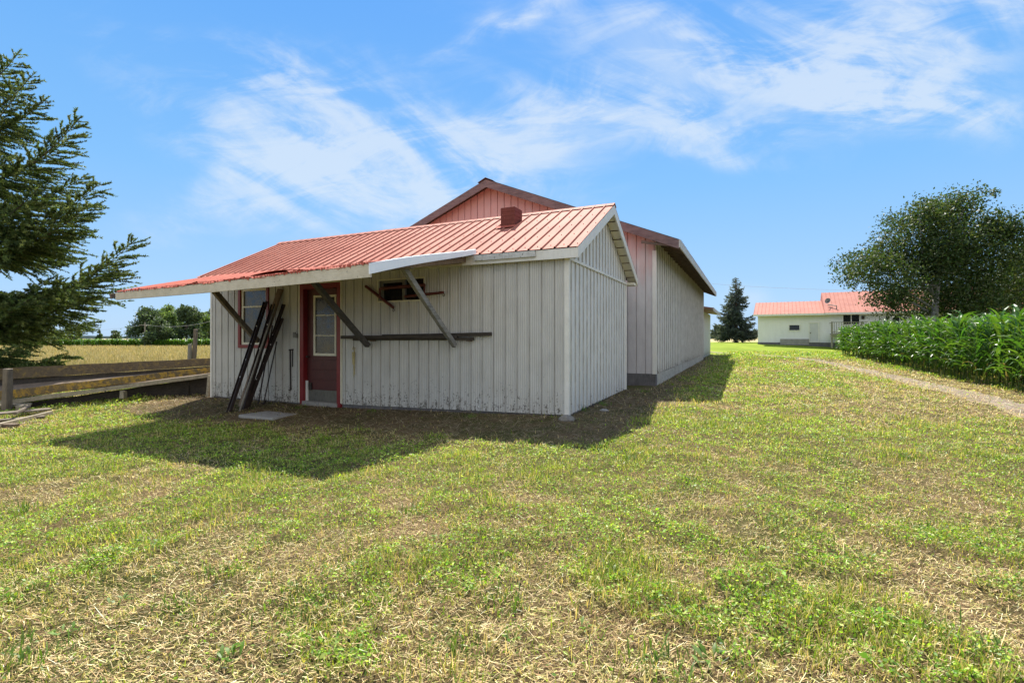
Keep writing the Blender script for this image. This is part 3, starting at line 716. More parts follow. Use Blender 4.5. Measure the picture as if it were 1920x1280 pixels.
for sgn in (1, -1):
    xe = RIX+sgn*(REX-RIX)
    mb.prism([(xe, BYF+.002, RER-.02), (RIX, BYF+.002, BRZ-.02), (RIX, BYF+.002, BRZ-.06), (xe, BYF+.002, RER-.06)], (0, BYB-BYF, 0))
y = BYF+.5
while y < BYB:
    mb.prism([(REX-.02, y, RER-.06), (REX-1.0, y, RER-.06+bs*.98), (REX-1.0, y, RER-.2+bs*.98), (REX-.02, y, RER-.2)], (0,.045,0)); y += .61
mb.prism([(REX-.03, BYF, RER-.16), (REX-.03, BYF, RER-.19), (REX-.9, BYF, RER-.19+bs*.4), (REX-.9, BYF, RER-.12+bs*.4)], (0,.03,0))
obj('eave_rafters', mb, M['rafters'], barn)
mb = MB()
for (ya, yb, dz) in ((BYF-.03, 15.2, 0), (15.21, 19.7, -.004), (19.71, 24.1, .004), (24.11, BYB, 0)): mb.box((REX+.001, ya, RER-.20+dz), (REX+.027, yb, RER-.012+dz))
obj('eave_fascia', mb, M['trim_dirty'], barn)
mb = MB(); mb.box((RIX-.28, BYF-.06, BRZ-.02), (RIX-.25, BYB, BRZ-.0)) if False else None
mb.prism([(RIX-.25, BYF-.06, BRZ-.08), (RIX, BYF-.06, BRZ+.035), (RIX+.22, BYF-.06, BRZ-.065), (RIX+.22, BYF-.06, BRZ-.075), (RIX, BYF-.06, BRZ+.025), (RIX-.25, BYF-.06, BRZ-.09)], (0, BYB-BYF+.1, 0))
obj('ridge_cap', mb, M['rake'], barn)
# low rear annex
AY1 = 35.6
mb = MB(); sheet(mb, (BX1-.12, BY1, 0), (0,1,0), (0,0,1), (1,0,0), profile_groove(AY1-BY1, .6, .01, .01), lambda u: .12, lambda u: 2.75)
mb.box((-9, AY1-.04, .1), (BX1-.13, AY1, 2.7)); obj('annex_wall', mb, M['barn_side'], barn)
mb = MB(); mb.prism([(-1.62, BY1+.05, 2.74), (-1.62, BY1+.05, 2.83), (-5.5, BY1+.05, 3.5), (-5.5, BY1+.05, 3.4)], (0, AY1-BY1+.25, 0)); obj('annex_roof', mb, M['barn_roof'], barn)
mb = MB(); mb.box((-1.618, BY1+.05, 2.66), (-1.59, AY1+.3, 2.84)); obj('annex_fascia', mb, M['trim_dirty'], barn)
mb = MB(); mb.box((BX1-.3, BY1+.01, -.1), (BX1-.115, AY1, .118)); obj('annex_foundation', mb, M['concrete'], barn)

# ------------------------------------------------------------------ things on and against the shed wall
def onG(px, py):
    r = ray(px, py); s = 5.
    for _ in range(30):
        x, y = r[0]*s, r[1]*s; s = (gz(x, y)-CAMZ)/r[2]
    return Vector((r[0]*s, r[1]*s, CAMZ+r[2]*s))
def lean(px0, py0, px1, py1, ytop=SY0-.06, lift=.0):
    """rail standing on the ground at px1,py1, its top touching the plane y=ytop at px0,py0"""
    return onG(px1, py1)+Vector((0,0,lift)), onY(px0, py0, ytop)
def rail(pxs, ytop, w, t, m, name, label, cat, group=None, holes=0, flange=True):
    b, tp = lean(*pxs, ytop=ytop); root = thing(name, b, label, cat, group)
    mb = MB(); d = (tp-b).normalized(); sd = d.cross(Vector((0,1,0))).normalized(); u = sd.cross(d).normalized()
    mb.beam(b, tp, w, t, up=u, seg=5, bend=.008)
    if flange: mb.beam(b-u*(t*.5+.012)+sd*w*.44, tp-u*(t*.5+.012)+sd*w*.44, w*.12, .03, up=u); mb.beam(b-u*(t*.5+.012)-sd*w*.44, tp-u*(t*.5+.012)-sd*w*.44, w*.12, .03, up=u)
    obj('bar', mb, m, root)
    if holes:
        L0 = (tp-b).length
        for k in range(holes):
            c = b+d*(L0*(.3+.62*k/holes+random.uniform(-.02,.02)))-u*(t*.5+.002)+sd*w*random.uniform(-.2,.2); hb = MB(); hb.tube([c, c-u*.012], .013, 8); obj('bolt', hb, M['trim'], root)
    return root
IG = 'rails leaning on the shed wall'
rail((499,566,430,773), SY0-.12, .095, .03, M['black_iron'], 'steel_rail', 'wide black steel rail with pale bolt heads, leftmost of the leaning bundle', 'rail', IG, 4)
rail((514,571,456,768), SY0-.13, .11, .03, M['black_iron'], 'steel_rail', 'thick black channel beam second from left in the bundle leaning under the window', 'rail', IG, 5)
rail((526,542,452,762), SY0-.04, .13, .05, M['brown_wood'], 'wooden_beam', 'brown timber rising highest in the bundle of leaning rails, top under the canopy', 'beam', None, 0, False)
rail((520,560,449,771), SY0-.09, .04, .02, M['grey_wood'], 'metal_strip', 'pale grey flat strip between the two black rails leaning on the wall', 'metal strip', None, 0, False)
rail((533,571,466,763), SY0-.08, .055, .025, M['black_iron'], 'steel_rail', 'narrow black rail with tall top, reaching right of the brown timber', 'rail', IG, 3)
rail((530,597,461,767), SY0-.12, .055, .03, M['black_iron'], 'steel_rail', 'shorter black rail crossing the narrow ones at mid height', 'rail', IG, 3)
def rod(pts, r, name, label, m=M['black_iron'], hook=True):
    mb = MB(); mb.tube(pts, r, 7)
    if hook:
        b = Vector(pts[0]); mb.tube([b+Vector((-.05,-.02,.02)), b+Vector((0,0,.01)), b+Vector((.07,-.02,.03)), b+Vector((.10,-.02,.09))], r*1.1, 6)
    tag(obj(name, mb, m), label, 'rod')
b, tp = lean(511, 610, 484, 757); rod([b, tp], .015, 'iron_rod', 'thin black rod standing steeply, second from the right of the bundle', hook=False)
b, tp = lean(519, 640, 494, 757); rod([b, tp], .014, 'iron_rod', 'thin black rod with a hooked foot, rightmost of the leaning bundle')
c0 = onY(544, 656, SY0-.03); c1 = onY(545, 731, SY0-.03); mb = MB(); mb.tube([c0, c1, c1+Vector((-.04,-.01,0))], .016, 6); mb.tube([c0+Vector((-.03,0,0)), c0+Vector((.09,0,.01))], .016, 6)
mb.tube([c0+Vector((.07,0,0)), c0+Vector((.068,0,-.36))], .011, 6); tag(obj('hanging_iron', mb, M['black_iron']), 'black iron bar hanging on the white wall left of the red door', 'iron bar')
c0 = onY(663, 655, SY0-.04); mb = MB()
mb.tube([c0+Vector((-.03,0,0)), c0+Vector((-.01,0,.05)), c0+Vector((.03,0,.03)), c0+Vector((.02,0,-.05))], .008, 6); mb.tube([c0+Vector((.0,0,-.05)), c0+Vector((0,0,-.30))], [.032,.022], 8); mb.tube([c0+Vector((0,0,-.3)), c0+Vector((.005,0,-.55))], .006, 6); mb.tube([c0+Vector((.02,0,-.28)), c0+Vector((.03,0,-.5))], .006, 6)
tag(obj('rope_hook', mb, M['rope']), 'yellowed rope hanging from a hook right of the red door', 'rope')
# dark planks carried on brackets along the wall
def plank(px0, py0, px1, py1, y, w, h, label, name='dark_plank', m=M['dark_plank']):
    mb = MB(); mb.beam(onY(px0, py0, y), onY(px1, py1, y), w, h, seg=8, bend=random.uniform(-.006,.006)); return tag(obj(name, mb, m, bevel=.004), label, 'plank', 'dark planks hung along the shed wall')
plank(717, 630, 921, 626, SY0-.06, .05, .062, 'upper dark plank on the wall, reaching furthest right past the grey brace')
plank(640, 632, 855, 632, SY0-.13, .05, .062, 'long dark plank on the wall starting at the red door frame')
plank(662, 636, 889, 635, SY0-.05, .03, .05, 'lowest thin dark plank on the wall, mostly hidden by the two above')
for px in (700, 880):
    mb = MB(); c = onY(px, 636, SY0-.09); mb.box((c.x-.015, SY0-.18, c.z-.035), (c.x+.015, SY0-.018, c.z-.018))
    obj('plank_bracket', mb, M['brown_rust'], shed)
def whiffle(p0, p1, r, label, ends=True):
    mb = MB(); p0 = Vector(p0); p1 = Vector(p1); pts = [p0.lerp(p1, t) for t in (0,.04,.3,.5,.7,.96,1)]
    mb.tube(pts, [r*.75,r,r*.95,r*1.1,r*.95,r,r*.75], 8)
    root = thing('singletree_bar', p0.lerp(p1,.5), label, 'wooden bar', 'oxblood bars hung on the wall'); obj('bar', mb, M['oxblood'], root, smooth=True)
    if ends:
        for p in (p1,): mb = MB(); mb.tube([p+Vector((0.02*math.cos(a),0,-.045+.025*math.sin(a))) for a in [i*math.pi/4 for i in range(9)]], .006, 5); obj('ring', mb, M['black_iron'], root)
    return root
whiffle(onY(685,536,SY0-.06), onY(738,577,SY0-.06), .030, 'oxblood bar slanting down to the right beside the small high window')
whiffle(onY(758,556,SY0-.08), onY(832,548,SY0-.08), .026, 'oxblood bar with ring at its right end, crossing the lower small window')
r_ = whiffle(onY(712,541,SY0-.10), onY(797,534,SY0-.10), .030, 'oxblood bar bent down at both ends, across the small window top', False)
for px, py, q in ((712,541,557),(796,534,552)):
    mb = MB(); mb.tube([onY(px,py,SY0-.10), onY(px,q,SY0-.09)], .018, 7)
    obj('bent_end', mb, M['oxblood'], r_)
# concrete slab before the door
mb = MB(); q = [onG(447,783), onG(512,788), onG(560,775), onG(500,771)]; zt = max(p.z for p in q)+.0
mb.prism([(p.x, p.y, zt-.07) for p in q], (0,0,.07)); tag(obj('stepping_slab', mb, M['slab'], bevel=.008), 'flat pale concrete slab lying on the ground before the leaning rails', 'slab')
def rock(name, px, py, r, label, m=M['stone'], seed=1):
    c = onG(px, py); bm = bmesh.new(); bmesh.ops.create_icosphere(bm, subdivisions=3, radius=1); rd = random.Random(seed)
    for v in bm.verts:
        n = float(fbm(np.array([v.co.x*1.5+seed]), np.array([v.co.y*1.5+v.co.z]), 1, 3, seed)[0]); v.co = Vector((v.co.x*r*1.3, v.co.y*r, v.co.z*r*.6))*(.7+.6*n)
    me = bpy.data.meshes.new(name); bm.to_mesh(me); bm.free(); o = link(name, me, m); o.location = c+Vector((0,0,r*.15)); tag(o, label, 'stone')
rock('stone', 1062, 788, .11, 'grey stone lying at the front right corner of the shed')
rock('stone', 1133, 771, .06, 'small pale stone against the foot of the shed side wall', M['concrete'], 4)
mb = MB(); c = onG(1112, 762); mb.tube([c, c+Vector((-.08,.1,.1)), c+Vector((-.12,.15,.2)), c+Vector((-.20,.05,.27))], .012, 6); tag(obj('bent_stick', mb, M['black_iron']), 'short black bent stick poking up beside the shed side wall', 'stick')

# ------------------------------------------------------------------ wooden trough, post, boards on the left
def cam3(cx, cy, z): x, y = camxy(cx, cy); return Vector((x, y, z))
def apx(px, py, cy): return at(px, py, cy)
trough = thing('feed_trough', cam3(-9.2, 11.5, -.2), 'long weathered wooden trough of lichen covered planks left of the shed', 'trough')
def bplank(name, a, b, th, m, parent=trough, up=(0,0,1), w=None):
    """a=(px,ytop,ybottom,depth) at the left, b at the right"""
    p0t, p0b = apx(a[0], a[1], a[3]), apx(a[0], a[2], a[3]); p1t, p1b = apx(b[0], b[1], b[3]), apx(b[0], b[2], b[3])
    off = Vector((FX, FY, 0))*th; mb = MB(); n = 16; vs = []; fs = []
    for i in range(n+1):
        t = i/n; wv = .006*math.sin(i*1.7+a[1]); T = p0t.lerp(p1t, t)+Vector((0,0,wv)); B = p0b.lerp(p1b, t)+Vector((0,0,wv*.5)); vs += [T, T+off, B+off, B]
    for i in range(n):
        o = i*4
        for k in range(4): fs.append((o+k, o+4+k, o+4+(k+1)%4, o+(k+1)%4))
    fs += [(0,1,2,3), (n*4+3, n*4+2, n*4+1, n*4)]
    mb.add(vs, fs); return obj(name, mb, m, parent, bevel=.004)
bplank('back_board', (-60,693,716,12.0), (402,671,685,13.3), .04, M['lichen_plank2'])
bplank('inner_board', (-60,716,732,12.05), (402,686,692,13.35), .05, M['dark_plank'])
mb = MB(); a_, b_, c_, d_ = apx(-60,728,11.95), apx(402,690,13.2), apx(402,703,12.15), apx(-60,748,10.95); mb.prism([a_, b_, c_, d_], (0,0,-.04)); obj('trough_floor', mb, M['brown_wood'], trough)
bplank('front_board', (-60,740,757,10.9), (400,687,698,12.1), .05, M['lichen_plank'])
bplank('edge_plank', (-60,759.5,768,10.8), (400,699,706,12.0), .10, M['pale_plank'])
bplank('skirt_board', (40,757,768,11.3), (392,706,741,12.4), .04, M['dark_plank'])
def post(name, px, y0, y1, cy, w, m, parent=None, tilt=0, label=None, taper=.9):
    b = apx(px, y1, cy); t = apx(px+tilt, y0, cy); b.z -= .06; mb = MB(); mb.beam(b, t, w, w*.8, up=(RX,RY,0), taper=taper, seg=4, bend=.006)
    o = obj(name, mb, m, parent, bevel=.01)
    if label: tag(o, label, 'post')
    return o
post('support_post', 12, 691, 767, 10.75, .15, M['post_wood'], trough, 3)
post('support_post', 41, 759, 770, 10.9, .19, M['pale_plank'], trough)
post('support_post', 389, 703, 745, 11.95, .09, M['pale_plank'], trough, 4)
post('support_post', 231, 732, 742, 11.6, .13, M['pale_plank'], trough)
post('support_post', 352, 716, 744, 12.3, .16, M['dark_plank'], trough)
post('wooden_post', 363, 617, 676, 14.3, .11, M['post_wood'], None, 4, 'taller grey brown wooden post behind the trough, near the shed corner')
post('wooden_post', 355, 645, 676, 14.2, .10, M['grey_wood'], None, 1, 'shorter grey wooden post leaning against the taller one behind the trough')
def ground_board(pa, pb, w, h, z0, m, label):
    a = onG(*pa); b = onG(*pb); a.z += z0; b.z += z0; mb = MB(); mb.beam(a, b, w, h, seg=3); tag(obj('loose_board', mb, m, bevel=.005), label, 'board', 'boards lying beside the trough')
ground_board((-40,812), (96,778), .06, .075, .05, M['pale_plank'], 'pale edge board, front of the little heap of boards at the far left')
ground_board((-60,790), (95,775), .30, .03, .10, M['post_wood'], 'wide weathered board lying on top of the heap at the far left')
ground_board((-60,775), (60,768), .14, .05, .13, M['pale_plank'], 'rounded grey board at the back of the heap nearest the trough')
ground_board((28,790), (55,776), .05, .05, .16, M['post_wood'], 'short block of wood lying across the board heap')
ground_board((-60,800), (32,801), .10, .07, .03, M['brown_wood'], 'brown board under the heap at the left edge of the picture')

ground_board((-60,806), (70,790), .26, .03, .0, M['brown_wood'], 'broad dark board at the very bottom of the heap at the far left')
ground_board((-60,797), (84,784), .18, .035, .04, M['post_wood'], 'brown board in the middle layer of the heap at the far left')
# ------------------------------------------------------------------ far house
def make_house():
    ang = math.radians(3.5); S = 44.
    O = at(1421, 644, S); U = Vector((math.cos(-ang), math.sin(-ang), 0)); D = Vector((-U.y, U.x, 0)); zt = CAMZ+(633-588.5)/930*S; zb = O.z
    h = thing('farmhouse', O, 'long white clapboard farmhouse with salmon metal roof behind the corn', 'house')
    def W(u, d, z): return Vector((O.x, O.y, 0))+U*u+D*d+Vector((0,0,z))
    def hpx(px):   # distance along the facade for a photo column
        r = ray(px, 633); A = np.array([[r[0], -U.x], [r[1], -U.y]]); s, u = np.linalg.solve(A, [O.x, O.y]); return u, s
    def zpx(px, py): u, s = hpx(px); return CAMZ+(633-py)/930*s
    uA = hpx(1545)[0]; Lg = 26; dep = 7.5
    mb = MB(); z = zb+.12; n = 18; zz1 = zt
    for i in range(n):
        za = z+(zz1-z)*i/n; zc = z+(zz1-z)*(i+1)/n
        mb.add([W(0,-.022,za), W(Lg,-.022,za), W(Lg,0,zc), W(0,0,zc), W(0,.0,za), W(Lg,.0,za)], [(0,1,2,3), (4,5,1,0)])
    mb.add([W(0,0,zb), W(0,dep,zb), W(0,dep,zt), W(0,dep/2,zt+1.0), W(0,0,zt)], [(0,4,3,2,1)])
    mb.add([W(Lg,dep,zb), W(0,dep,zb), W(0,dep,zt), W(Lg,dep,zt)], [(0,1,2,3)]); mb.add([W(Lg,dep,zb), W(Lg,0,zb), W(Lg,0,zt), W(Lg,dep,zt)], [(0,1,2,3)])
    obj('wall', mb, M['clap'], h)
    mb = MB(); mb.add([W(-.02,-.05,zb-.6), W(Lg,-.05,zb-.6), W(Lg,-.05,zb+.12), W(-.02,-.05,zb+.12), W(-.02,.2,zb+.12), W(Lg,.2,zb+.12)], [(0,1,2,3), (3,2,5,4)]); obj('foundation', mb, M['concrete_dark'], h)
    # roofs: lower garage part, higher main part
    for (u0, u1, rise, dz, nm) in ((-.35, uA+.05, 1.22, -.02, 'roof'), (uA, Lg+.3, 1.95, .0, 'roof')):
        mb = MB(); e0 = W(u0, -.45, zt+dz-.05); up = (W(u0, dep/2, zt+rise)-e0); l = up.length; up.normalize(); nr = U.cross(up).normalized()
        sheet(mb, e0, U, up, nr, profile_rib(u1-u0, .30, .03, 0, .0), lambda u: 0, lambda u: l)
        e1 = W(u1, dep+.45, zt+dz-.05); up2 = (W(u1, dep/2, zt+rise)-e1); l2 = up2.length; up2.normalize(); sheet(mb, e1, -U, up2, (-U).cross(up2).normalized(), profile_rib(u1-u0, .45, .03, 0, .0), lambda u: 0, lambda u: l2)
        if u0 > 0: mb.add([W(u0,-.45,zt-.05), W(u0,dep/2,zt+rise), W(u0,dep+.45,zt-.05)], [(0,1,2)])
        rf = obj(nm, mb, M['roof_far'], h)
        mb = MB(); mb.beam(W(u0, -.47, zt+dz-.12), W(u1, -.47, zt+dz-.12), .03, .16); obj('eave_fascia', mb, M['trim'], h)
        if u0 > 0:
            c = W(u0+.35, .9, zt+.55); b2 = W(u0+.9, .2, zt+.25); mb = MB(); mb.tube([b2, b2+Vector((0,0,.3)), c+Vector((0,0,.15))], .04, 6)
            dsh = MB(); cn = Vector((0,0,0)); ax = Vector((-.45,-.75,.35)).normalized(); a = ax.cross(Vector((0,0,1))).normalized(); b = ax.cross(a); R_ = .25; vs = [c+Vector((0,0,.45))]; 
            cc = c+Vector((0,0,.45))
            for k in range(16): t = k*math.pi/8; vs.append(cc+(a*math.cos(t)*R_*.9+b*math.sin(t)*R_)+ax*.10)
            dsh.add(vs, [(0, 1+k, 1+(k+1)%16) for k in range(16)]); dsh.tube([cc, cc+ax*.5+Vector((0,0,-.2))], .03, 5)
            ds = obj('satellite_dish', dsh, M['box_grey'], rf); obj('dish_arm', mb, M['box_grey'], rf)
    def opening(px0, px1, py0, py1, name, m, fr=.07, mull=0):
        u0, u1 = hpx(px0)[0], hpx(px1)[0]; z1, z0 = zpx(px0, py0), zpx(px0, py1); mb = MB()
        def bx(a0, a1, c0, c1, d0, d1): mb.prism([W(a0,d0,c0), W(a1,d0,c0), W(a1,d0,c1), W(a0,d0,c1)], D*(d1-d0))
        bx(u0-fr, u1+fr, z1, z1+fr, -.07, 0); bx(u0-fr, u1+fr, z0-fr, z0, -.07, 0); bx(u0-fr, u0, z0, z1, -.07, 0); bx(u1, u1+fr, z0, z1, -.07, 0)
        for k in range(mull): um = u0+(u1-u0)*(k+1)/(mull+1); bx(um-.03, um+.03, z0, z1, -.06, 0)
        w = obj(name, mb, M['trim'], h); mb = MB(); bx(u0, u1, z0, z1, -.03, -.02); obj('panel' if name == 'door' else 'pane', mb, m, w); return w
    opening(1480, 1499, 609.5, 619, 'window', M['glass_dark']); opening(1581, 1611, 590.5, 608, 'window', M['glass_dark'], .08, 1); opening(1674, 1686, 591, 603, 'window', M['glass_dark'])
    d = opening(1518, 1534, 606, 639.5, 'door', M['door_white'], .09)
    mb = MB(); p = W(hpx(1519.5)[0], -.08, zpx(1519,624)); mb.tube([p, p+D*.05], .04, 8); obj('handle', mb, M['black_iron'], d)
    for px in (1618, 1664): 
        mb = MB(); c = W(hpx(px)[0], -.1, zpx(px,595)); mb.prism([c+U*a*.09+Vector((0,0,b*.14)) for a, b in ((-1,-1),(1,-1),(1.2,.6),(0,1),(-1.2,.6))], D*.1); obj('wall_lamp', mb, M['black_iron'], h)
    mb = MB(); mb.prism([W(hpx(1463)[0],-.12,zb-.1), W(hpx(1517)[0],-.12,zb-.1), W(hpx(1517)[0],-.12,zb+.42), W(hpx(1463)[0],-.12,zb+.42)], D*.1); obj('skirting', mb, M['concrete'], h)
    # raised deck with a grey railing
    u0 = hpx(1556)[0]; dk = thing('deck', W(u0, -2, zb), 'grey railed wooden deck against the farmhouse, beside its white door', 'deck')
    z0, z1 = zpx(1560, 616), zpx(1560, 609)-.0; mb = MB(); zt2 = zb+1.75; zd = zb+.85
    mb.beam(W(u0,-2,zt2), W(u0+6,-2,zt2), .07, .05); mb.beam(W(u0,-2,zd+.12), W(u0+6,-2,zd+.12), .05, .05); mb.beam(W(u0,-2,zt2), W(u0,-.1,zt2), .07, .05)
    k = 0
    while k < 6: mb.beam(W(u0+k,-2,zd), W(u0+k,-2,zt2), .035, .035); k += .16
    obj('railing', mb, M['grey_wood'], dk)
    mb = MB(); mb.prism([W(u0,-2.1,zd-.1), W(u0+6,-2.1,zd-.1), W(u0+6,-.1,zd-.1), W(u0,-.1,zd-.1)], (0,0,.12)); 
    obj('deck_floor', mb, M['grey_wood'], dk)
    for a in (0, 2, 4, 6): mb = MB(); mb.beam(W(u0+a,-2,zb-.3), W(u0+a,-2,zt2+.05), .12, .12); obj('deck_post', mb, M['grey_wood'], dk)
make_house()

# ------------------------------------------------------------------ foliage builders
def quads_mesh(name, P, A, B, col, fold=None):
    """leaf quads: centre P, half axes A (length) and B (width): rhombus leaf shapes"""
    n = len(P); V = np.empty((n, 4, 3)); V[:,0] = P-A; V[:,1] = P+B-A*.1; V[:,2] = P+A; V[:,3] = P-B-A*.1
    return V.reshape(-1, 3), np.arange(n*4).reshape(-1, 4), np.repeat(col, 4, 0)
def unit(v): return v/np.maximum(1e-9, np.linalg.norm(v, axis=-1, keepdims=True))
def randunit(n): return unit(rng.normal(size=(n, 3)))
def pal(n, cols, jitter=.2):
    c = np.array(cols)[rng.integers(0, len(cols), n)]; return np.clip(c*(1+jitter*rng.normal(size=(n, 1))), .003, 1)
def broadleaf(name, loc, clumps, trunk, nleaf, size, cols, label, cat, group=None, bark=M['bark'], spread=1.0, limbs=None, flatl=.0):
    """clumps (cx,cy,cz,r) in metres relative to loc; leaves gather on sub clumps inside each"""
    root = thing(name, loc, label, cat, group); loc = np.array(loc); mb = MB()
    h = trunk[1]; r0 = trunk[0]; lean_ = trunk[2] if len(trunk) > 2 else 0
    top = Vector((lean_, 0, h)); pts = [Vector((0,0,-.3)), Vector((lean_*.2,.03,h*.25)), Vector((lean_*.5,-.05,h*.55)), top]
    mb.tube([Vector(loc)+p for p in pts], [r0*1.2, r0, r0*.8, r0*.55], 10)
    cl = np.array(clumps, float)
    for c in cl[:min(len(cl), 14)]:
        a = top.lerp(pts[1], random.uniform(0,.6)); b = Vector(c[:3]); m = a.lerp(b, .5)+Vector((random.uniform(-.3,.3), random.uniform(-.3,.3), -.1*h*.3))
        mb.tube([Vector(loc)+a, Vector(loc)+m, Vector(loc)+b], [r0*.4, r0*.22, r0*.07], 6)
    obj('trunk', mb, bark, root, smooth=True)
    w = cl[:,3]**2; k = rng.choice(len(cl), int(nleaf/38), p=w/w.sum()); d = randunit(len(k)); rr = rng.random((len(k),1))**.45
    sub = cl[k,:3]+d*rr*cl[k,3:4]*np.array([1,1,.85]); s = rng.integers(0, len(sub), nleaf)
    sr = cl[k[s],3:4]*.15*spread+.05; P = sub[s]+rng.normal(size=(nleaf,3))*sr
    A = randunit(nleaf); A[:,2] -= .25; A = unit(A); nrm = randunit(nleaf)+np.array([0,0,.8]); B = unit(np.cross(nrm, A)); sz = size*rng.uniform(.6,1.25,(nleaf,1))
    V, F, cc = quads_mesh(name, P+0*loc, A*sz*.5, B*sz*.27, pal(nleaf, cols, .22)); me = npmesh('crown', V, F, 4, cc)
    link('crown', me, M['tree_leaf'], root); return root
def spruce(name, loc, H, R0, nb, cols, label, cat, density=60, nl=.045, nw=.011, zmin=.3, extra=(), up=.25, bias=None, group=None, tr=.16, lat=.11, cone=.85, latlen=.32):
    root = thing(name, loc, label, cat, group); mb = MB(); L0 = Vector(loc)
    mb.tube([L0+Vector((0,0,z)) for z in (-.3, H*.3, H*.7, H)], [tr*1.15, tr*.8, tr*.4, .015], 9)
    P0 = []; P1 = []; bl = []
    for i in range(nb):
        z = zmin+(H-zmin)*((i+random.random())/nb)**1.12; az = random.uniform(0, 2*math.pi); L = R0*(max(0, 1-z/H))**cone*random.uniform(.72,1.12)+.12
        if bias is not None and math.cos(az-bias) < -.35: 
            if random.random() < .5: continue
        bl.append((z, az, L, up+random.uniform(-.12,.15)-.15*(1-z/H)))
    bl += list(extra)
    twa = []; twb = []
    for (z, az, L, upp) in bl:
        d = Vector((math.cos(az), math.sin(az), 0)); sd = Vector((-d.y, d.x, 0)); pts = []
        for k in range(9):
            t = k/8; pts.append(L0+Vector((0,0,z))+d*L*t+Vector((0,0,L*(-.18*math.sin(math.pi*t*.8)+upp*t*t))))
        mb.tube(pts, [max(.006, tr*.2*(1-k/9)*min(1, L/2)) for k in range(9)], 5, False)
        def pos(t): f = t*8; i = min(7, int(f)); return pts[i].lerp(pts[i+1], f-i)
        t = .10
        while t < 1:
            p = pos(t); dirb = (pos(min(1,t+.05))-pos(max(0,t-.05))).normalized()
            for sg in (-1, 1):
                ll = latlen*L*(.25+min(1, (1-t)*2.2))*random.uniform(.55,1.15)*.62+.08
                v = (dirb*random.uniform(.65,1.0)+sd*sg*random.uniform(.5,.9)+Vector((0,0,random.uniform(-.62,.12)))).normalized()
                e = p+v*ll; twa.append(p); twb.append(e)
                if ll > .28:
                    q = .3
                    while q < .95:
                        pp = p.lerp(e, q); s2 = random.choice((-1,1)); v2 = (v*.9+sd.cross(Vector((0,0,1)))*s2*.35*sg+dirb*.5+Vector((0,0,random.uniform(-.5,.15)))).normalized()
                        twa.append(pp); twb.append(pp+v2*ll*.38*random.uniform(.6,1.2)); q += .16
            t += lat/L*random.uniform(.7,1.3)
        twa.append(pos(.7)); twb.append(pos(1.0)+dirb*.10)
    obj('trunk', mb, M['bark'], root)
    a = np.array([tuple(v-L0) for v in twa]); b = np.array([tuple(v-L0) for v in twb]); ln = np.linalg.norm(b-a, axis=1)
    cnt = np.maximum(4, (ln*density).astype(int)); idx = np.repeat(np.arange(len(a)), cnt); n = len(idx); t = rng.random((n,1))
    D = unit(b-a)[idx]; P = a[idx]+(b-a)[idx]*t; R = randunit(n); R[:,2] += .25; N_ = unit(D*.75+R*.75); A = N_*nl*rng.uniform(.6,1.2,(n,1)); Bv = unit(np.cross(N_, randunit(n)))*nw
    V = np.empty((n,3,3)); V[:,0] = P-Bv; V[:,1] = P+Bv; V[:,2] = P+A
    tw = pal(len(a), cols, .2)[idx]; tw = tw*rng.uniform(.8,1.2,(n,1))
    me = npmesh('crown', V.reshape(-1,3), np.arange(n*3), 3, np.repeat(tw, 3, 0)); link('crown', me, M['needle'], root); return root

# big spruce at the left edge: trunk outside the picture
def big_spruce():
    tx, ty = camxy(-16.6, 14.); z0 = gz(tx, ty); ex = []
    az0 = math.atan2(RY, RX)
    def tip(px, py, cy, zoff, upp):
        upp = upp*.62
        p = at(px, py, cy); d = Vector((p.x-tx, p.y-ty, 0)); L = d.length; az = math.atan2(d.y, d.x); tz = p.z-z0
        z = tz-L*(-.18*math.sin(math.pi*.8)+upp); ex.append((z, az, L, upp))
    for (px, py, cy, upp) in ((252,452,13.2,.38), (205,497,13.6,.18), (168,556,13.4,.08), (122,664,12.8,-.02), (182,348,13.3,.33), (160,330,14.2,.3), (150,222,13.2,.48), (128,262,13.8,.35), (120,400,13,.28), (130,440,14.2,.2),
                              (36,98,13.4,.5), (62,140,13.3,.42), (88,185,13.8,.42), (100,520,12.6,.1), (80,600,13,.0), (75,350,12.6,.25), (55,560,12.2,.1),
                              (165,385,12.9,.25), (30,180,13,.4), (10,120,13.6,.45), (25,650,12,.0)): tip(px, py, cy, 0, upp)
    spruce('spruce_tree', (tx, ty, z0), 13.8, 4.5, 34, [(.085,.135,.04),(.12,.17,.055),(.06,.095,.035),(.17,.21,.08)], 'tall dark green spruce at the left edge, boughs reaching towards the shed', 'spruce tree',
           density=120, nl=.065, nw=.015, zmin=2.4, extra=ex, up=.12, bias=az0, tr=.26, lat=.10, latlen=.27)
big_spruce()
x, y = camxy(.4516*50, 50)
spruce('spruce_tree', (x, y, gz(x, y)), 6.55, 2.35, 170, [(.07,.095,.085),(.09,.115,.105),(.055,.075,.065),(.14,.165,.15)], 'blue grey conical spruce standing alone between barn and farmhouse', 'spruce tree', density=26, nl=.13, nw=.030, zmin=.8, tr=.16, lat=.16, up=.05, latlen=.42, cone=.8)

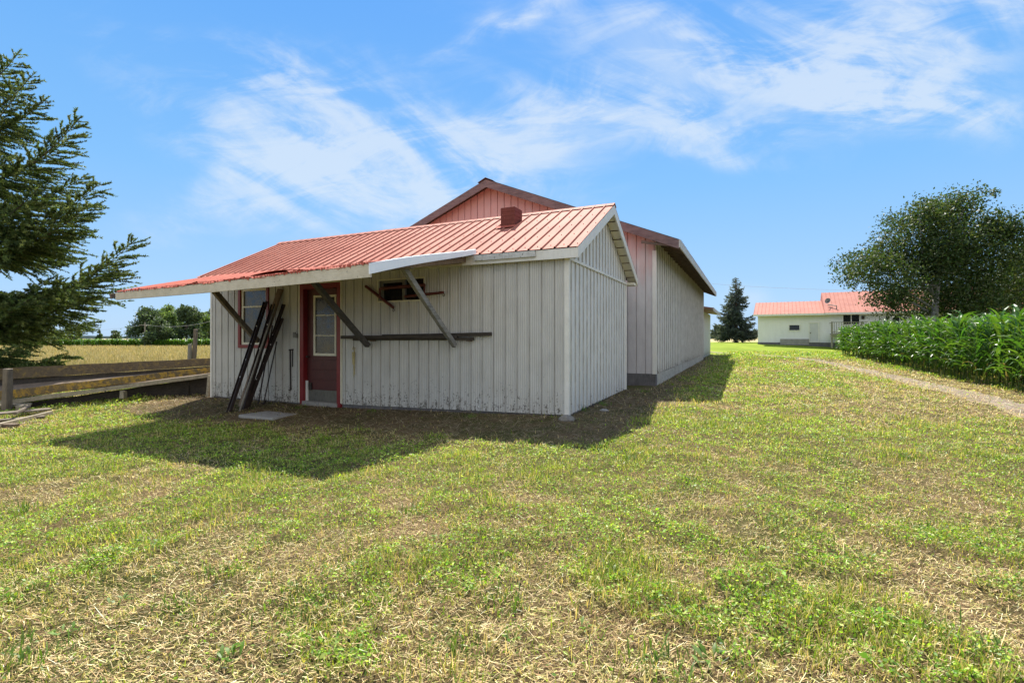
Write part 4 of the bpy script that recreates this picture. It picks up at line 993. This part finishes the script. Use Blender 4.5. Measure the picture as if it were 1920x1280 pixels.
def ptree(px, cy): return camxy((px-960)/930*cy, cy)
def clumps_from_px(base, lst, cy, depth):
    """photo outline -> clumps with real depth around the tree's own axis"""
    out = []
    for (px, py, rpx) in lst:
        p = at(px, py, cy); r = rpx/930*cy
        for k in range(2):
            out.append((p.x-base[0]+random.uniform(-1,1)*0+FX*depth*random.uniform(-1,1), p.y-base[1]+FY*depth*random.uniform(-1,1), p.z-base[2], r*random.uniform(.85,1.05)))
    return out
bx_, by_ = ptree(1745, 27); bz = gz(bx_, by_)
cl = clumps_from_px((bx_, by_, bz), [(1632,492,38),(1620,520,26),(1668,455,40),(1700,420,42),(1735,410,36),(1780,400,42),(1800,388,28),(1800,435,52),(1850,438,38),(1745,480,65),(1700,500,50),(1660,540,40),(1690,565,35),(1740,560,55),(1800,500,65),(1850,480,60),(1800,570,60),(1860,550,60),(1640,500,34),(1775,370,14),(1812,374,12)], 27, 2.0)
broadleaf('birch_tree', (bx_, by_, bz), cl, (.2, 4.2, .3), 64000, .15, [(.04,.075,.018),(.055,.10,.024),(.03,.058,.016),(.10,.135,.05),(.07,.085,.025)], 'large round dark green birch with pale trunk rising behind the corn', 'birch tree', bark=M['birch_bark'], spread=1.15)
bx2, by2 = ptree(1955, 29); bz2 = gz(bx2, by2)
cl = clumps_from_px((bx2, by2, bz2), [(1900,468,34),(1918,446,26),(1940,490,55),(1990,470,55),(1905,520,50),(1950,560,65),(1890,570,45),(2010,520,60)], 29, 1.8)
broadleaf('broadleaf_tree', (bx2, by2, bz2), cl, (.18, 3.8, .2), 32000, .15, [(.065,.10,.02),(.09,.13,.03),(.05,.075,.018),(.13,.14,.05)], 'lighter green tree at the right edge, right of the birch', 'tree', spread=1.15)

# grove and single trees beyond the left field
def far_tree(px, ytop, ybase, wpx, cy, cols, label, cat, name='pine_tree', group='trees of the grove beyond the field', n=9000, dome=.5):
    x, y = ptree(px, cy); z0 = gz(x, y); H = CAMZ+(633-ytop)/930*cy-z0+.6; R = wpx/930*cy/2*1.15; cl = []
    for i in range(16):
        t = random.random(); zz = H*(.22+.70*t); rad = R*(1-abs(t-.35)*dome*1.6)*.75; a = random.uniform(0, 6.28); q = random.random()**.5*rad
        cl.append((math.cos(a)*q, math.sin(a)*q, zz, R*random.uniform(.25,.42)))
    cl.append((0,0,H*.93,R*.22))
    broadleaf(name, (x, y, z0), cl, (R*.07, H*.6), n, .42, cols, label, cat, group, spread=1.2)
DG = [(.07,.11,.05),(.10,.15,.065),(.05,.08,.04)]; LG = [(.14,.22,.06),(.19,.27,.08),(.10,.16,.05)]
far_tree(283, 587, 634, 62, 96, DG, 'dark pine at the left end of the grove', 'pine tree')
far_tree(318, 577, 634, 60, 100, LG, 'pale green tall tree in the grove, right of the dark leftmost pine', 'tree', 'broadleaf_tree')
far_tree(350, 578, 634, 58, 94, DG, 'dark pine in the middle of the grove', 'pine tree')
far_tree(380, 590, 634, 50, 99, LG, 'pale green tree of the grove nearest the shed wall', 'tree', 'broadleaf_tree')
far_tree(402, 584, 634, 60, 110, DG, 'dark pine at the right end of the grove, half behind the shed', 'pine tree')
far_tree(300, 605, 634, 60, 90, DG, 'low spreading pine at the foot of the grove', 'pine tree', n=6000)
G2 = 'small trees along the field edge'
far_tree(62, 613, 634, 34, 120, DG, 'dark small spruce shaped tree seen under the big spruce boughs', 'tree', 'small_tree', G2, 3500, .9)
far_tree(128, 613, 634, 18, 120, LG, 'narrow pale green small tree, tallest of those in the open', 'tree', 'small_tree', G2, 2500, .9)
far_tree(148, 620, 634, 14, 120, LG, 'tiny pale tree directly right of the narrow tall one', 'tree', 'small_tree', G2, 1500, .9)
far_tree(186, 622, 634, 12, 120, DG, 'tiny dark tree midway between the big spruce and the grove', 'tree', 'small_tree', G2, 1500, .9)
far_tree(214, 625, 634, 26, 120, DG, 'low dark bush close to the left end of the grove', 'bush', 'bush', G2, 2000, .5)
far_tree(36, 623, 634, 40, 125, LG, 'pale low bush at the far left under the spruce boughs', 'bush', 'bush', G2, 2500, .5)
# distant hedge line seen between barn and spruce
for k, (px, yt, w) in enumerate(((1345,622,26), (1362,624,22), (1400,623,26), (1418,620,22), (1338,618,20))):
    far_tree(px, yt, 632, w, 150, [(.07,.10,.07),(.09,.12,.08)], ['pale distant tree just right of the barn annex','low distant tree behind the lone spruce, left side','low distant tree behind the lone spruce, right side','distant tree touching the farmhouse corner','distant tree half hidden by the barn annex'][k], 'tree', 'distant_tree', 'distant trees between barn and farmhouse', 1500)
# utility poles with a wire
def pole(px, yt, cy, label):
    x, y = ptree(px, cy); z0 = gz(x, y); zt = CAMZ+(633-yt)/930*cy; root = thing('utility_pole', (x, y, z0), label, 'utility pole', 'utility poles beyond the field')
    mb = MB(); mb.tube([(x,y,z0-.3),(x,y,zt)], [.17,.11], 8); obj('mast', mb, M['grey_wood'], root); mb = MB(); mb.beam((x-RX*1., y-RY*1., zt-.5), (x+RX*1., y+RY*1., zt-.5), .1, .12); obj('crossarm', mb, M['grey_wood'], root); return Vector((x,y,zt-.4))
pa_ = pole(272, 604, 88, 'grey utility pole in front of the grove'); pb_ = pole(95, 611, 112, 'bare utility pole in the open right of the big spruce'); pc_ = pole(238, 618, 150, 'smallest and farthest utility pole, left of the grove')
pd_ = pole(420, 590, 74, 'utility pole hidden behind the shed, carrying the wire on')
def wire(a, b, sag, r=.016):
    mb = MB(); mb.tube([a.lerp(b, t/12)+Vector((0,0,-sag*4*(t/12)*(1-t/12))) for t in range(13)], r, 5); return mb
for i, (a, b) in enumerate(((pb_, pa_), (pa_, pd_))): tag(obj('power_line', wire(a, b, .8), M['wire']), ['thin wire running from the bare pole to the grove','thin wire running in front of the grove towards the shed'][i], 'wire')
a = at(1335, 532, 60); b = at(1640, 541, 60); tag(obj('power_line', wire(a, b+(b-a)*.3, .3, .014), M['wire']), 'thin wire crossing the sky above the farmhouse roof', 'wire')

# ------------------------------------------------------------------ corn
def corn_arrays(seed, H, nleaf=14, seg=6, wid=.072, simple=False):
    r = np.random.default_rng(seed); V = []; F = []; Cc = []
    def q(a, b, c, d, col): o = len(V); V.extend([a,b,c,d]); F.append((o,o+1,o+2,o+3)); Cc.extend([col]*4)
    w = .013
    for k in range(4):
        a0 = k*math.pi/2; a1 = a0+math.pi/2; lo = [(math.cos(t)*w, math.sin(t)*w, -.05) for t in (a0,a1)]; hi = [(math.cos(t)*w*.5, math.sin(t)*w*.5, H*.85) for t in (a0,a1)]
        q(lo[0], lo[1], hi[1], hi[0], (.10,.15,.04))
    base = r.uniform(0, 6.28)
    for i in range(nleaf):
        t = (i+.5)/nleaf; z0 = H*(.12+.72*t); az = base+(i%2)*math.pi+r.normal()*.35; L = (.38+.34*math.sin(math.pi*(.25+.6*t)))*r.uniform(.8,1.2)
        el = math.radians(60+12*t+r.normal()*8); droop = r.uniform(1.7,2.7)*(1.1-.45*t); p = np.array([0,0,z0]); d = np.array([math.cos(az), math.sin(az), 0]); sd = np.array([-d[1], d[0], 0]); tw = r.normal()*.3
        prev = None; br = r.uniform(.75,1.3); col = (.062*br*r.uniform(.8,1.35), .150*br, .018*br)
        if i < 1 and r.random() < .35: col = (.22,.19,.07)
        for k in range(seg+1):
            s = k/seg; ang = el-droop*s*s*1.25; wd = wid*.5*(math.sin(math.pi*min(1, .18+s*.82))**.8 if s < 1 else 0)
            nrm = np.array([-d[0]*math.sin(ang), -d[1]*math.sin(ang), math.cos(ang)]); sv = sd*math.cos(tw*s)+nrm*math.sin(tw*s)
            cur = (p+sv*wd+nrm*wd*.35, p, p-sv*wd+nrm*wd*.35)
            if prev is not None:
                if simple: q(prev[0], prev[2], cur[2], cur[0], col)
                else: q(prev[0], prev[1], cur[1], cur[0], col); q(prev[1], prev[2], cur[2], cur[1], col)
            prev = cur; p = p+(d*math.cos(ang)+np.array([0,0,math.sin(ang)]))*L/seg
    return np.array(V), np.array(F), np.array(Cc)
def make_corn():
    vars_ = [corn_arrays(100+i, 1.0*random.uniform(1.58,1.78)) for i in range(8)]; meshes = []
    for V, F, Cc in vars_: me = npmesh('corn_plant', V, F, 4, Cc); me.materials.append(M['corn_stuff']); meshes.append(me)
    pts = []
    for row in range(10):
        x0 = 5.45+.76*row; y = 5.0 if row == 0 else 8.
        while y < 37.2-.0*row: pts.append((x0+random.gauss(0,.05), y+random.gauss(0,.03), row)); y += .165 if row < 3 else .2
    def key(p): 
        cy = p[0]*FX+p[1]*FY; cx = p[0]*RX+p[1]*RY
        if cy < 1 or cx/cy > 1.05: return 1e6+cy
        return cy*(1+.12*p[2])+(0 if p[2] < 2 else 20)
    pts.sort(key=key); ind = [p for p in pts if key(p) < 1e6][:300]; rest = [p for p in pts if p not in set(ind)]
    near = {True: 'tall green corn plant in the outer rows of the field beside the dirt track'}
    for i, (x, y, row) in enumerate(ind):
        o = bpy.data.objects.new('corn_plant', meshes[i % 8]); C.objects.link(o); o.location = (x, y, gz(x, y)); o.rotation_euler = (random.gauss(0,.05), random.gauss(0,.05), random.uniform(0,6.28)); s = random.uniform(.92,1.1); o.scale = (s,s,s)
        tag(o, near[True], 'corn plant', 'corn plants in the outer rows beside the track')
    VV = []; FF = []; CC = []; o = 0
    for (x, y, row) in rest:
        V, F, Cc = vars_[random.randrange(8)]; a = random.uniform(0,6.28); c, s = math.cos(a), math.sin(a); k = random.uniform(.92,1.1); R = np.array([[c,s,0],[-s,c,0],[0,0,1]])
        VV.append(V@R*k+np.array([x, y, gz(x, y)])); FF.append(F+o); CC.append(Cc); o += len(V)
    me = npmesh('corn_field', np.concatenate(VV), np.concatenate(FF), 4, np.concatenate(CC)); tag(link('corn_field', me, M['corn_stuff']), 'dense green corn filling the field behind its outer rows', 'corn field', kind='stuff')
    # far corn beyond the dry field on the left
    sv = [corn_arrays(300+i, 1.25, 8, 4, .16, True) for i in range(6)]; VV = []; FF = []; CC = []; o = 0
    for i in range(2600):
        cy = 88+random.random()**2*14; cx = random.uniform(-1.15,-.52)*cy; x, y = camxy(cx, cy); V, F, Cc = sv[i % 6]; a = random.uniform(0,6.28); c, s = math.cos(a), math.sin(a); R = np.array([[c,s,0],[-s,c,0],[0,0,1]])
        k = random.uniform(.9,1.25); VV.append(V@R*k+np.array([x, y, gz(x, y)])); FF.append(F+o); CC.append(Cc*1.1); o += len(V)
    me = npmesh('far_corn', np.concatenate(VV), np.concatenate(FF), 4, np.concatenate(CC)); tag(link('far_corn', me, M['corn_stuff']), 'low green band of corn beyond the dry field on the left', 'corn field', kind='stuff')
make_corn()

# ------------------------------------------------------------------ lawn, weeds, straw
def inside(x, y):
    shedm = (x > SX0-.05)&(x < SX1+.03)&(y > SY0-.02)&(y < SY1+.1)
    barnm = (x > BX0)&(x < BX1+.03)&(y > SY1)&(y < AY1)
    return shedm|barnm
def sample(n, s0, s1, p, amax=1.22):
    """points in the wedge seen by the camera and a margin around it, denser near"""
    u = rng.random(n); e = 2-p
    s = (s0**e+(s1**e-s0**e)*u)**(1/e); a = rng.uniform(-amax, amax, n); cx = a*s
    return cx*RX+s*FX, cx*RY+s*FY, s
BARE = [(onG(px, py).x, onG(px, py).y, r, w) for px, py, r, w in ((40,925,.6,.14), (860,835,.5,.07), (1420,730,1.6,.06), (1700,790,1.0,.08), (1640,900,.6,.06), (400,1120,.5,.07), (1100,1120,.45,.08), (1700,1100,.5,.08), (1350,1090,.3,.07), (200,1230,.5,.08), (1800,960,.4,.05), (1300,970,.35,.06), (330,990,.3,.05), (800,1170,.45,.08), (620,1180,.35,.06), (1480,1180,.45,.07), (1250,1210,.4,.05))]
def litter(x, y):
    n = .5*fbm(x, y, 1.8, 4, 61)
    a = sst(5.75, 6.5, y+n)*(x < SX1+1.0)*(y < 8.4)*sst(-12.6, -11.6, x)
    b = sst(SX1+1.35, SX1+.75, x-n*.8)*sst(6.4, 7.0, y)*(x > SX1-.1)*(y < 13)
    c = sst(BX1+1.1, BX1+.4, x-n)*(y > 12.5)*.7
    return np.clip(np.maximum(np.maximum(a, b), c), 0, 1)
def mat_h(x, y):
    return .085*fbm(x, y, 6.5, 3, 91)**1.3*(.35+1.35*sst(.40,.62,fbm(x, y, 3.1, 4, 31)))*(1-.7*litter(x, y))
def density(x, y):
    cy = x*FX+y*FY
    n = fbm(x, y, .7, 4, 21)*.45+fbm(x, y, 3.1, 4, 31)*.55
    band = .07*sst(3.0, 3.8, cy)*sst(9.5, 6., cy)-.035*sst(3.2, 2.4, cy)
    g = n+band
    wallz = sst(5.35, 6.6, y)*(x < SX1+1.0)*(y < 8.4)*sst(-12.6, -11.6, x)      # bare litter under the eaves
    side = sst(SX1+1.15, SX1+.55, x)*sst(6.6, 7.2, y)*(x > SX1-.1)
    g = g-.30*np.maximum(wallz, side)
    for (bx, by, br, bw) in BARE: g = g-bw*np.exp(-((x-bx)**2+(y-by)**2)/br**2)
    tr = np.abs(x-track_x(y)); g = g-.35*sst(.75, .30, tr)
    tr2 = np.abs(x-track_x(y, -1.75)); g = g-.10*sst(.55, .15, tr2)*(y > 6)
    tr3 = (x-track_x(y)); g = g-.24*((tr3 > .2)&(tr3 < 1.05))-.07*((tr3 < -.2)&(tr3 > -1.2))
    return g
def lawn():
    fac = 1.0
    # broad little leaves (clover, plantain)
    n = int(560000*fac); x, y, s = sample(n, 1.9, 34, 1.45); g = density(x, y); keep = (~inside(x, y))&(rng.random(n) < .06+.94*sst(.455, .54, g))&(rng.random(n) > litter(x, y)*.9)&(~((x < -13)&(y > 12)))
    x, y, s, g = x[keep], y[keep], s[keep], g[keep]; n = len(x); lod = np.maximum(1, s/5.)[:,None]**.85
    z = ground_z(x, y); P = np.stack([x, y, z+mat_h(x, y)*rng.uniform(.45,1.25,n)*(1+.18*(lod[:,0]-1))], -1)
    az = rng.uniform(0, 6.28, n); A = np.stack([np.cos(az), np.sin(az), rng.normal(0,.55,n)], -1); A = unit(A); B = unit(np.cross(A, unit(randunit(n)*.8+np.array([0,0,1.]))))
    sz = rng.uniform(.004,.0125,(n,1))*lod; big = rng.random(n) < .02; sz[big] *= 1.7
    cols = [(.13,.26,.014),(.18,.32,.018),(.25,.35,.03),(.07,.15,.014),(.33,.39,.10),(.15,.24,.05)]
    col = pal(n, cols, .38)*1.08; dk = fbm(x, y, 1.3, 3, 77)[:,None]; col = col*(.85+.85*dk)
    V1, F1, C1 = quads_mesh('l', P, A*sz, B*sz*.55, col)
    # grass blades
    n = int(480000*fac); x, y, s = sample(n, 1.9, 38, 1.4); g = density(x, y)+.04; tuft = fbm(x, y, 1.7, 3, 55)
    keep = (~inside(x, y))&(rng.random(n) < sst(.40, .56, g)*.85+.13)&(rng.random(n) > litter(x, y)*.8)&(~((x < -13)&(y > 12)))&(np.abs(x-track_x(y)) > .16+.2*rng.random(len(x))); x, y, s, g, tuft = x[keep], y[keep], s[keep], g[keep], tuft[keep]; n = len(x)
    lod = np.maximum(1, s/4.5); tall = .8+1.0*sst(.58,.74,tuft)
    L = rng.uniform(.025,.065,n)*tall*lod**.35; w = rng.uniform(.0012,.0026,n)*lod
    az = rng.uniform(0, 6.28, n); d = np.stack([np.cos(az), np.sin(az), np.zeros(n)], -1); sd = np.stack([-d[:,1], d[:,0], d[:,2]], -1); tl = rng.uniform(.25,1.35,n)
    B0 = np.stack([x, y, ground_z(x, y)-.004+mat_h(x, y)*.5], -1); up = np.array([0,0,1.])
    mid = B0+(d*np.sin(tl*.6)[:,None]+up*np.cos(tl*.6)[:,None])*L[:,None]*.55; tip = mid+(d*np.sin(tl)[:,None]+up*np.cos(tl)[:,None])*L[:,None]*.5
    W = sd*w[:,None]; V2 = np.stack([B0-W, B0+W, mid+W*.8, mid-W*.8, tip], 1).reshape(-1, 3); k = np.arange(n)[:,None]*5
    F2 = np.concatenate([k+np.array([0,1,2,3]), k+np.array([3,2,4])], 1); S2 = np.tile([4,3], n)
    col = pal(n, [(.20,.30,.02),(.27,.35,.03),(.37,.37,.07),(.11,.20,.016),(.50,.42,.16)], .22); dryb = rng.random(n) < np.clip(.75-1.2*(g-.35)*2, .08, .9)*.7; col[dryb] = pal(int(dryb.sum()), [(.60,.46,.22),(.48,.36,.15),(.68,.55,.29)], .15); C2 = np.repeat(col, 5, 0)
    V = np.concatenate([V1, V2]); F = np.concatenate([F1.ravel(), (F2+len(V1)).ravel()]); S = np.concatenate([np.full(len(F1), 4), S2])
    tag(link('lawn_grass', npmesh('lawn_grass', V, F, S, np.concatenate([C1, C2])), M['leaf']), 'mown green grass and clover covering the yard', 'grass', kind='stuff')
    # straw and clippings lying flat
    n = int(420000*fac); x, y, s = sample(n, 1.9, 24, 1.5); g = density(x, y)
    keep = (~inside(x, y))&(rng.random(n) < .22+.78*sst(.60, .44, g)); keep &= ~((np.abs(x-track_x(y)) < .30)&(rng.random(n) < .55)); x, y, s = x[keep], y[keep], s[keep]; n = len(x); lod = np.maximum(1, s/4.)
    az = rng.normal(.5, .8, n)+math.pi*(rng.random(n) < .5); L = rng.uniform(.010,.042,n)*np.where(rng.random(n) < .05, 3.2, 1)*lod**.6; w = rng.uniform(.0007,.0015,n)*lod; lt0 = litter(x, y); L = L*(1+1.3*lt0*rng.random(n))
    A = unit(np.stack([np.cos(az), np.sin(az), rng.normal(0,.38,n)], -1))*L[:,None]*.5; B = unit(np.cross(A, unit(randunit(n)*.5+up)))*w[:,None]
    P = np.stack([x, y, ground_z(x, y)+.004+mat_h(x, y)*rng.uniform(0,.95,n)], -1); V = np.stack([P-A-B, P-A+B, P+A+B, P+A-B], 1).reshape(-1,3)
    col = pal(n, [(.70,.52,.26),(.80,.62,.33),(.56,.38,.18),(.28,.17,.085),(.86,.70,.42),(.54,.50,.16),(.15,.09,.045),(.40,.38,.12)], .3)
    lt = litter(x, y)[:,None]; col = col*(1-lt)+lt*pal(n, [(.15,.105,.065),(.24,.18,.11),(.08,.055,.035),(.34,.28,.18)], .2)
    tag(link('straw_litter', npmesh('straw_litter', V, np.arange(n*4), 4, np.repeat(col, 4, 0)), M['straw']), 'dry straw and clippings scattered over the yard', 'straw', kind='stuff')
    # tall dry grass on the field left of the shed
    n = 90000; u = rng.random(n); s = 15*(92/15.)**u; a = rng.uniform(-1.25,-.5,n); cx = a*s; x = cx*RX+s*FX; y = cx*RY+s*FY; keep = (x < -12.4)
    x, y, s = x[keep], y[keep], s[keep]; n = len(x); L = rng.uniform(.25,.55,n)*(1+.3*sst(20,60,s)); w = .004*np.maximum(1, s/7.)
    az = rng.uniform(0,6.28,n); d = np.stack([np.cos(az), np.sin(az), np.zeros(n)], -1); sd = np.stack([-d[:,1], d[:,0], d[:,2]], -1); B0 = np.stack([x, y, ground_z(x, y)-.02], -1)
    tip = B0+d*L[:,None]*rng.uniform(.1,.5,(n,1))+up*L[:,None]; mid = (B0+tip)/2+up*L[:,None]*.08; W = sd*w[:,None]
    V = np.stack([B0-W, B0+W, mid+W, mid-W, tip], 1).reshape(-1,3); k = np.arange(n)[:,None]*5; F = np.concatenate([k+np.array([0,1,2,3]), k+np.array([3,2,4])], 1)
    col = pal(n, [(.46,.37,.18),(.56,.47,.25),(.38,.31,.14),(.30,.28,.10)], .16)
    tag(link('dry_field_grass', npmesh('dry_field_grass', V, F, np.tile([4,3], n), np.repeat(col, 5, 0)), M['straw']), 'tall straw coloured grass on the field left of the shed', 'grass', kind='stuff')
    # tufts and rosettes standing above the mown turf
    spots = [(995,832,.11),(1120,845,.13),(1330,797,.12),(1425,795,.10),(1180,860,.09),(40,960,.14),(30,1240,.15),(200,1045,.10),(560,1120,.12),(940,1140,.13),(1160,1075,.13),(1660,1165,.12),(1400,1110,.1),(770,960,.1),(505,940,.09),(180,1060,.1),(1700,860,.1),(1240,1250,.13),(1850,1240,.16),(850,1220,.1),(330,1140,.09),(1450,985,.1),(1290,905,.09),(1560,870,.1),(1640,815,.1),(700,1130,.08),(415,1075,.1),(1745,1000,.12),(560,1160,.1),(1090,770,.16),(1130,760,.14),(430,742,.14),(700,772,.09),(880,782,.1),(1210,735,.12),(1290,700,.1),(560,765,.08)]
    BV = []; BC = []; BF = []; BS = []; o = 0
    for (px, py, hh) in spots:
        c = np.array(onG(px, py)); m = 60; az = rng.uniform(0,6.28,m); off = rng.normal(0,.035+.30*hh,(m,2)); L = hh*.72*rng.uniform(.35,1.15,m); tl = rng.uniform(.2,1.4,m); w = rng.uniform(.0022,.0048,m)
        d = np.stack([np.cos(az), np.sin(az), np.zeros(m)], -1); sd = np.stack([-d[:,1], d[:,0], d[:,2]], -1); xx = c[0]+off[:,0]; yy = c[1]+off[:,1]; B0 = np.stack([xx, yy, ground_z(xx, yy)], -1)
        mid = B0+(d*np.sin(tl*.5)[:,None]+up*np.cos(tl*.5)[:,None])*L[:,None]*.6; tip = mid+(d*np.sin(tl*1.2)[:,None]+up*np.cos(tl*1.2)[:,None])*L[:,None]*.5; W = sd*w[:,None]
        BV.append(np.stack([B0-W*.6, B0+W*.6, mid+W, mid-W, tip], 1).reshape(-1,3)); k = np.arange(m)[:,None]*5+o; BF.append(np.concatenate([k+np.array([0,1,2,3]), k+np.array([3,2,4])], 1).ravel()); BS.append(np.tile([4,3], m)); BC.append(np.repeat(pal(m, [(.09,.17,.02),(.12,.22,.03),(.15,.22,.05)], .2), 5, 0)); o += m*5
    # low rosettes of dandelion and plantain leaves
    r2 = np.random.default_rng(5)
    for (px, py, R_) in [(1335,1240,.13),(1360,1225,.10),(540,1105,.09),(820,1010,.07),(1160,1080,.10),(1500,1180,.09),(1700,1240,.11),(230,1130,.08),(420,1240,.12),(60,1100,.07),(1420,1030,.09),(700,1060,.07),(960,1200,.08),(1620,1050,.09),(1850,1100,.1),(300,1020,.07),(1230,960,.08),(620,1230,.09),(880,1110,.07),(1090,1180,.08),(1760,1180,.09),(120,1190,.09),(1540,960,.08),(480,1030,.06),(190,1045,.08),(1010,1010,.07)]:
        c = np.array(onG(px, py)); m = int(r2.integers(8, 16)); az = r2.uniform(0,6.28,m); R_ = R_*.62; L = R_*r2.uniform(.5,1.1,m); tl = r2.uniform(1.0,1.5,m); w = R_*r2.uniform(.09,.17,m)
        d = np.stack([np.cos(az), np.sin(az), np.zeros(m)], -1); sd = np.stack([-d[:,1], d[:,0], d[:,2]], -1); B0 = np.tile(c, (m,1))+d*.01+up*.015+r2.normal(0,.03,(m,1))*sd
        mid = B0+(d*np.sin(tl*.7)[:,None]+up*np.cos(tl*.7)[:,None])*L[:,None]*.55; tip = mid+(d*np.sin(tl*1.25)[:,None]+up*np.cos(tl*1.25)[:,None])*L[:,None]*.5; W = sd*w[:,None]
        BV.append(np.stack([B0-W*.25, B0+W*.25, mid+W, mid-W, tip], 1).reshape(-1,3)); k = np.arange(m)[:,None]*5+o; BF.append(np.concatenate([k+np.array([0,1,2,3]), k+np.array([3,2,4])], 1).ravel()); BS.append(np.tile([4,3], m)); BC.append(np.repeat(pal(m, [(.10,.20,.02),(.14,.25,.03),(.18,.27,.08)], .2), 5, 0)); o += m*5
    tag(link('weed_tufts', npmesh('weed_tufts', np.concatenate(BV), np.concatenate(BF), np.concatenate(BS), np.concatenate(BC)), M['leaf']), 'taller bright green weed tufts scattered through the mown yard', 'weeds', kind='stuff')
lawn()
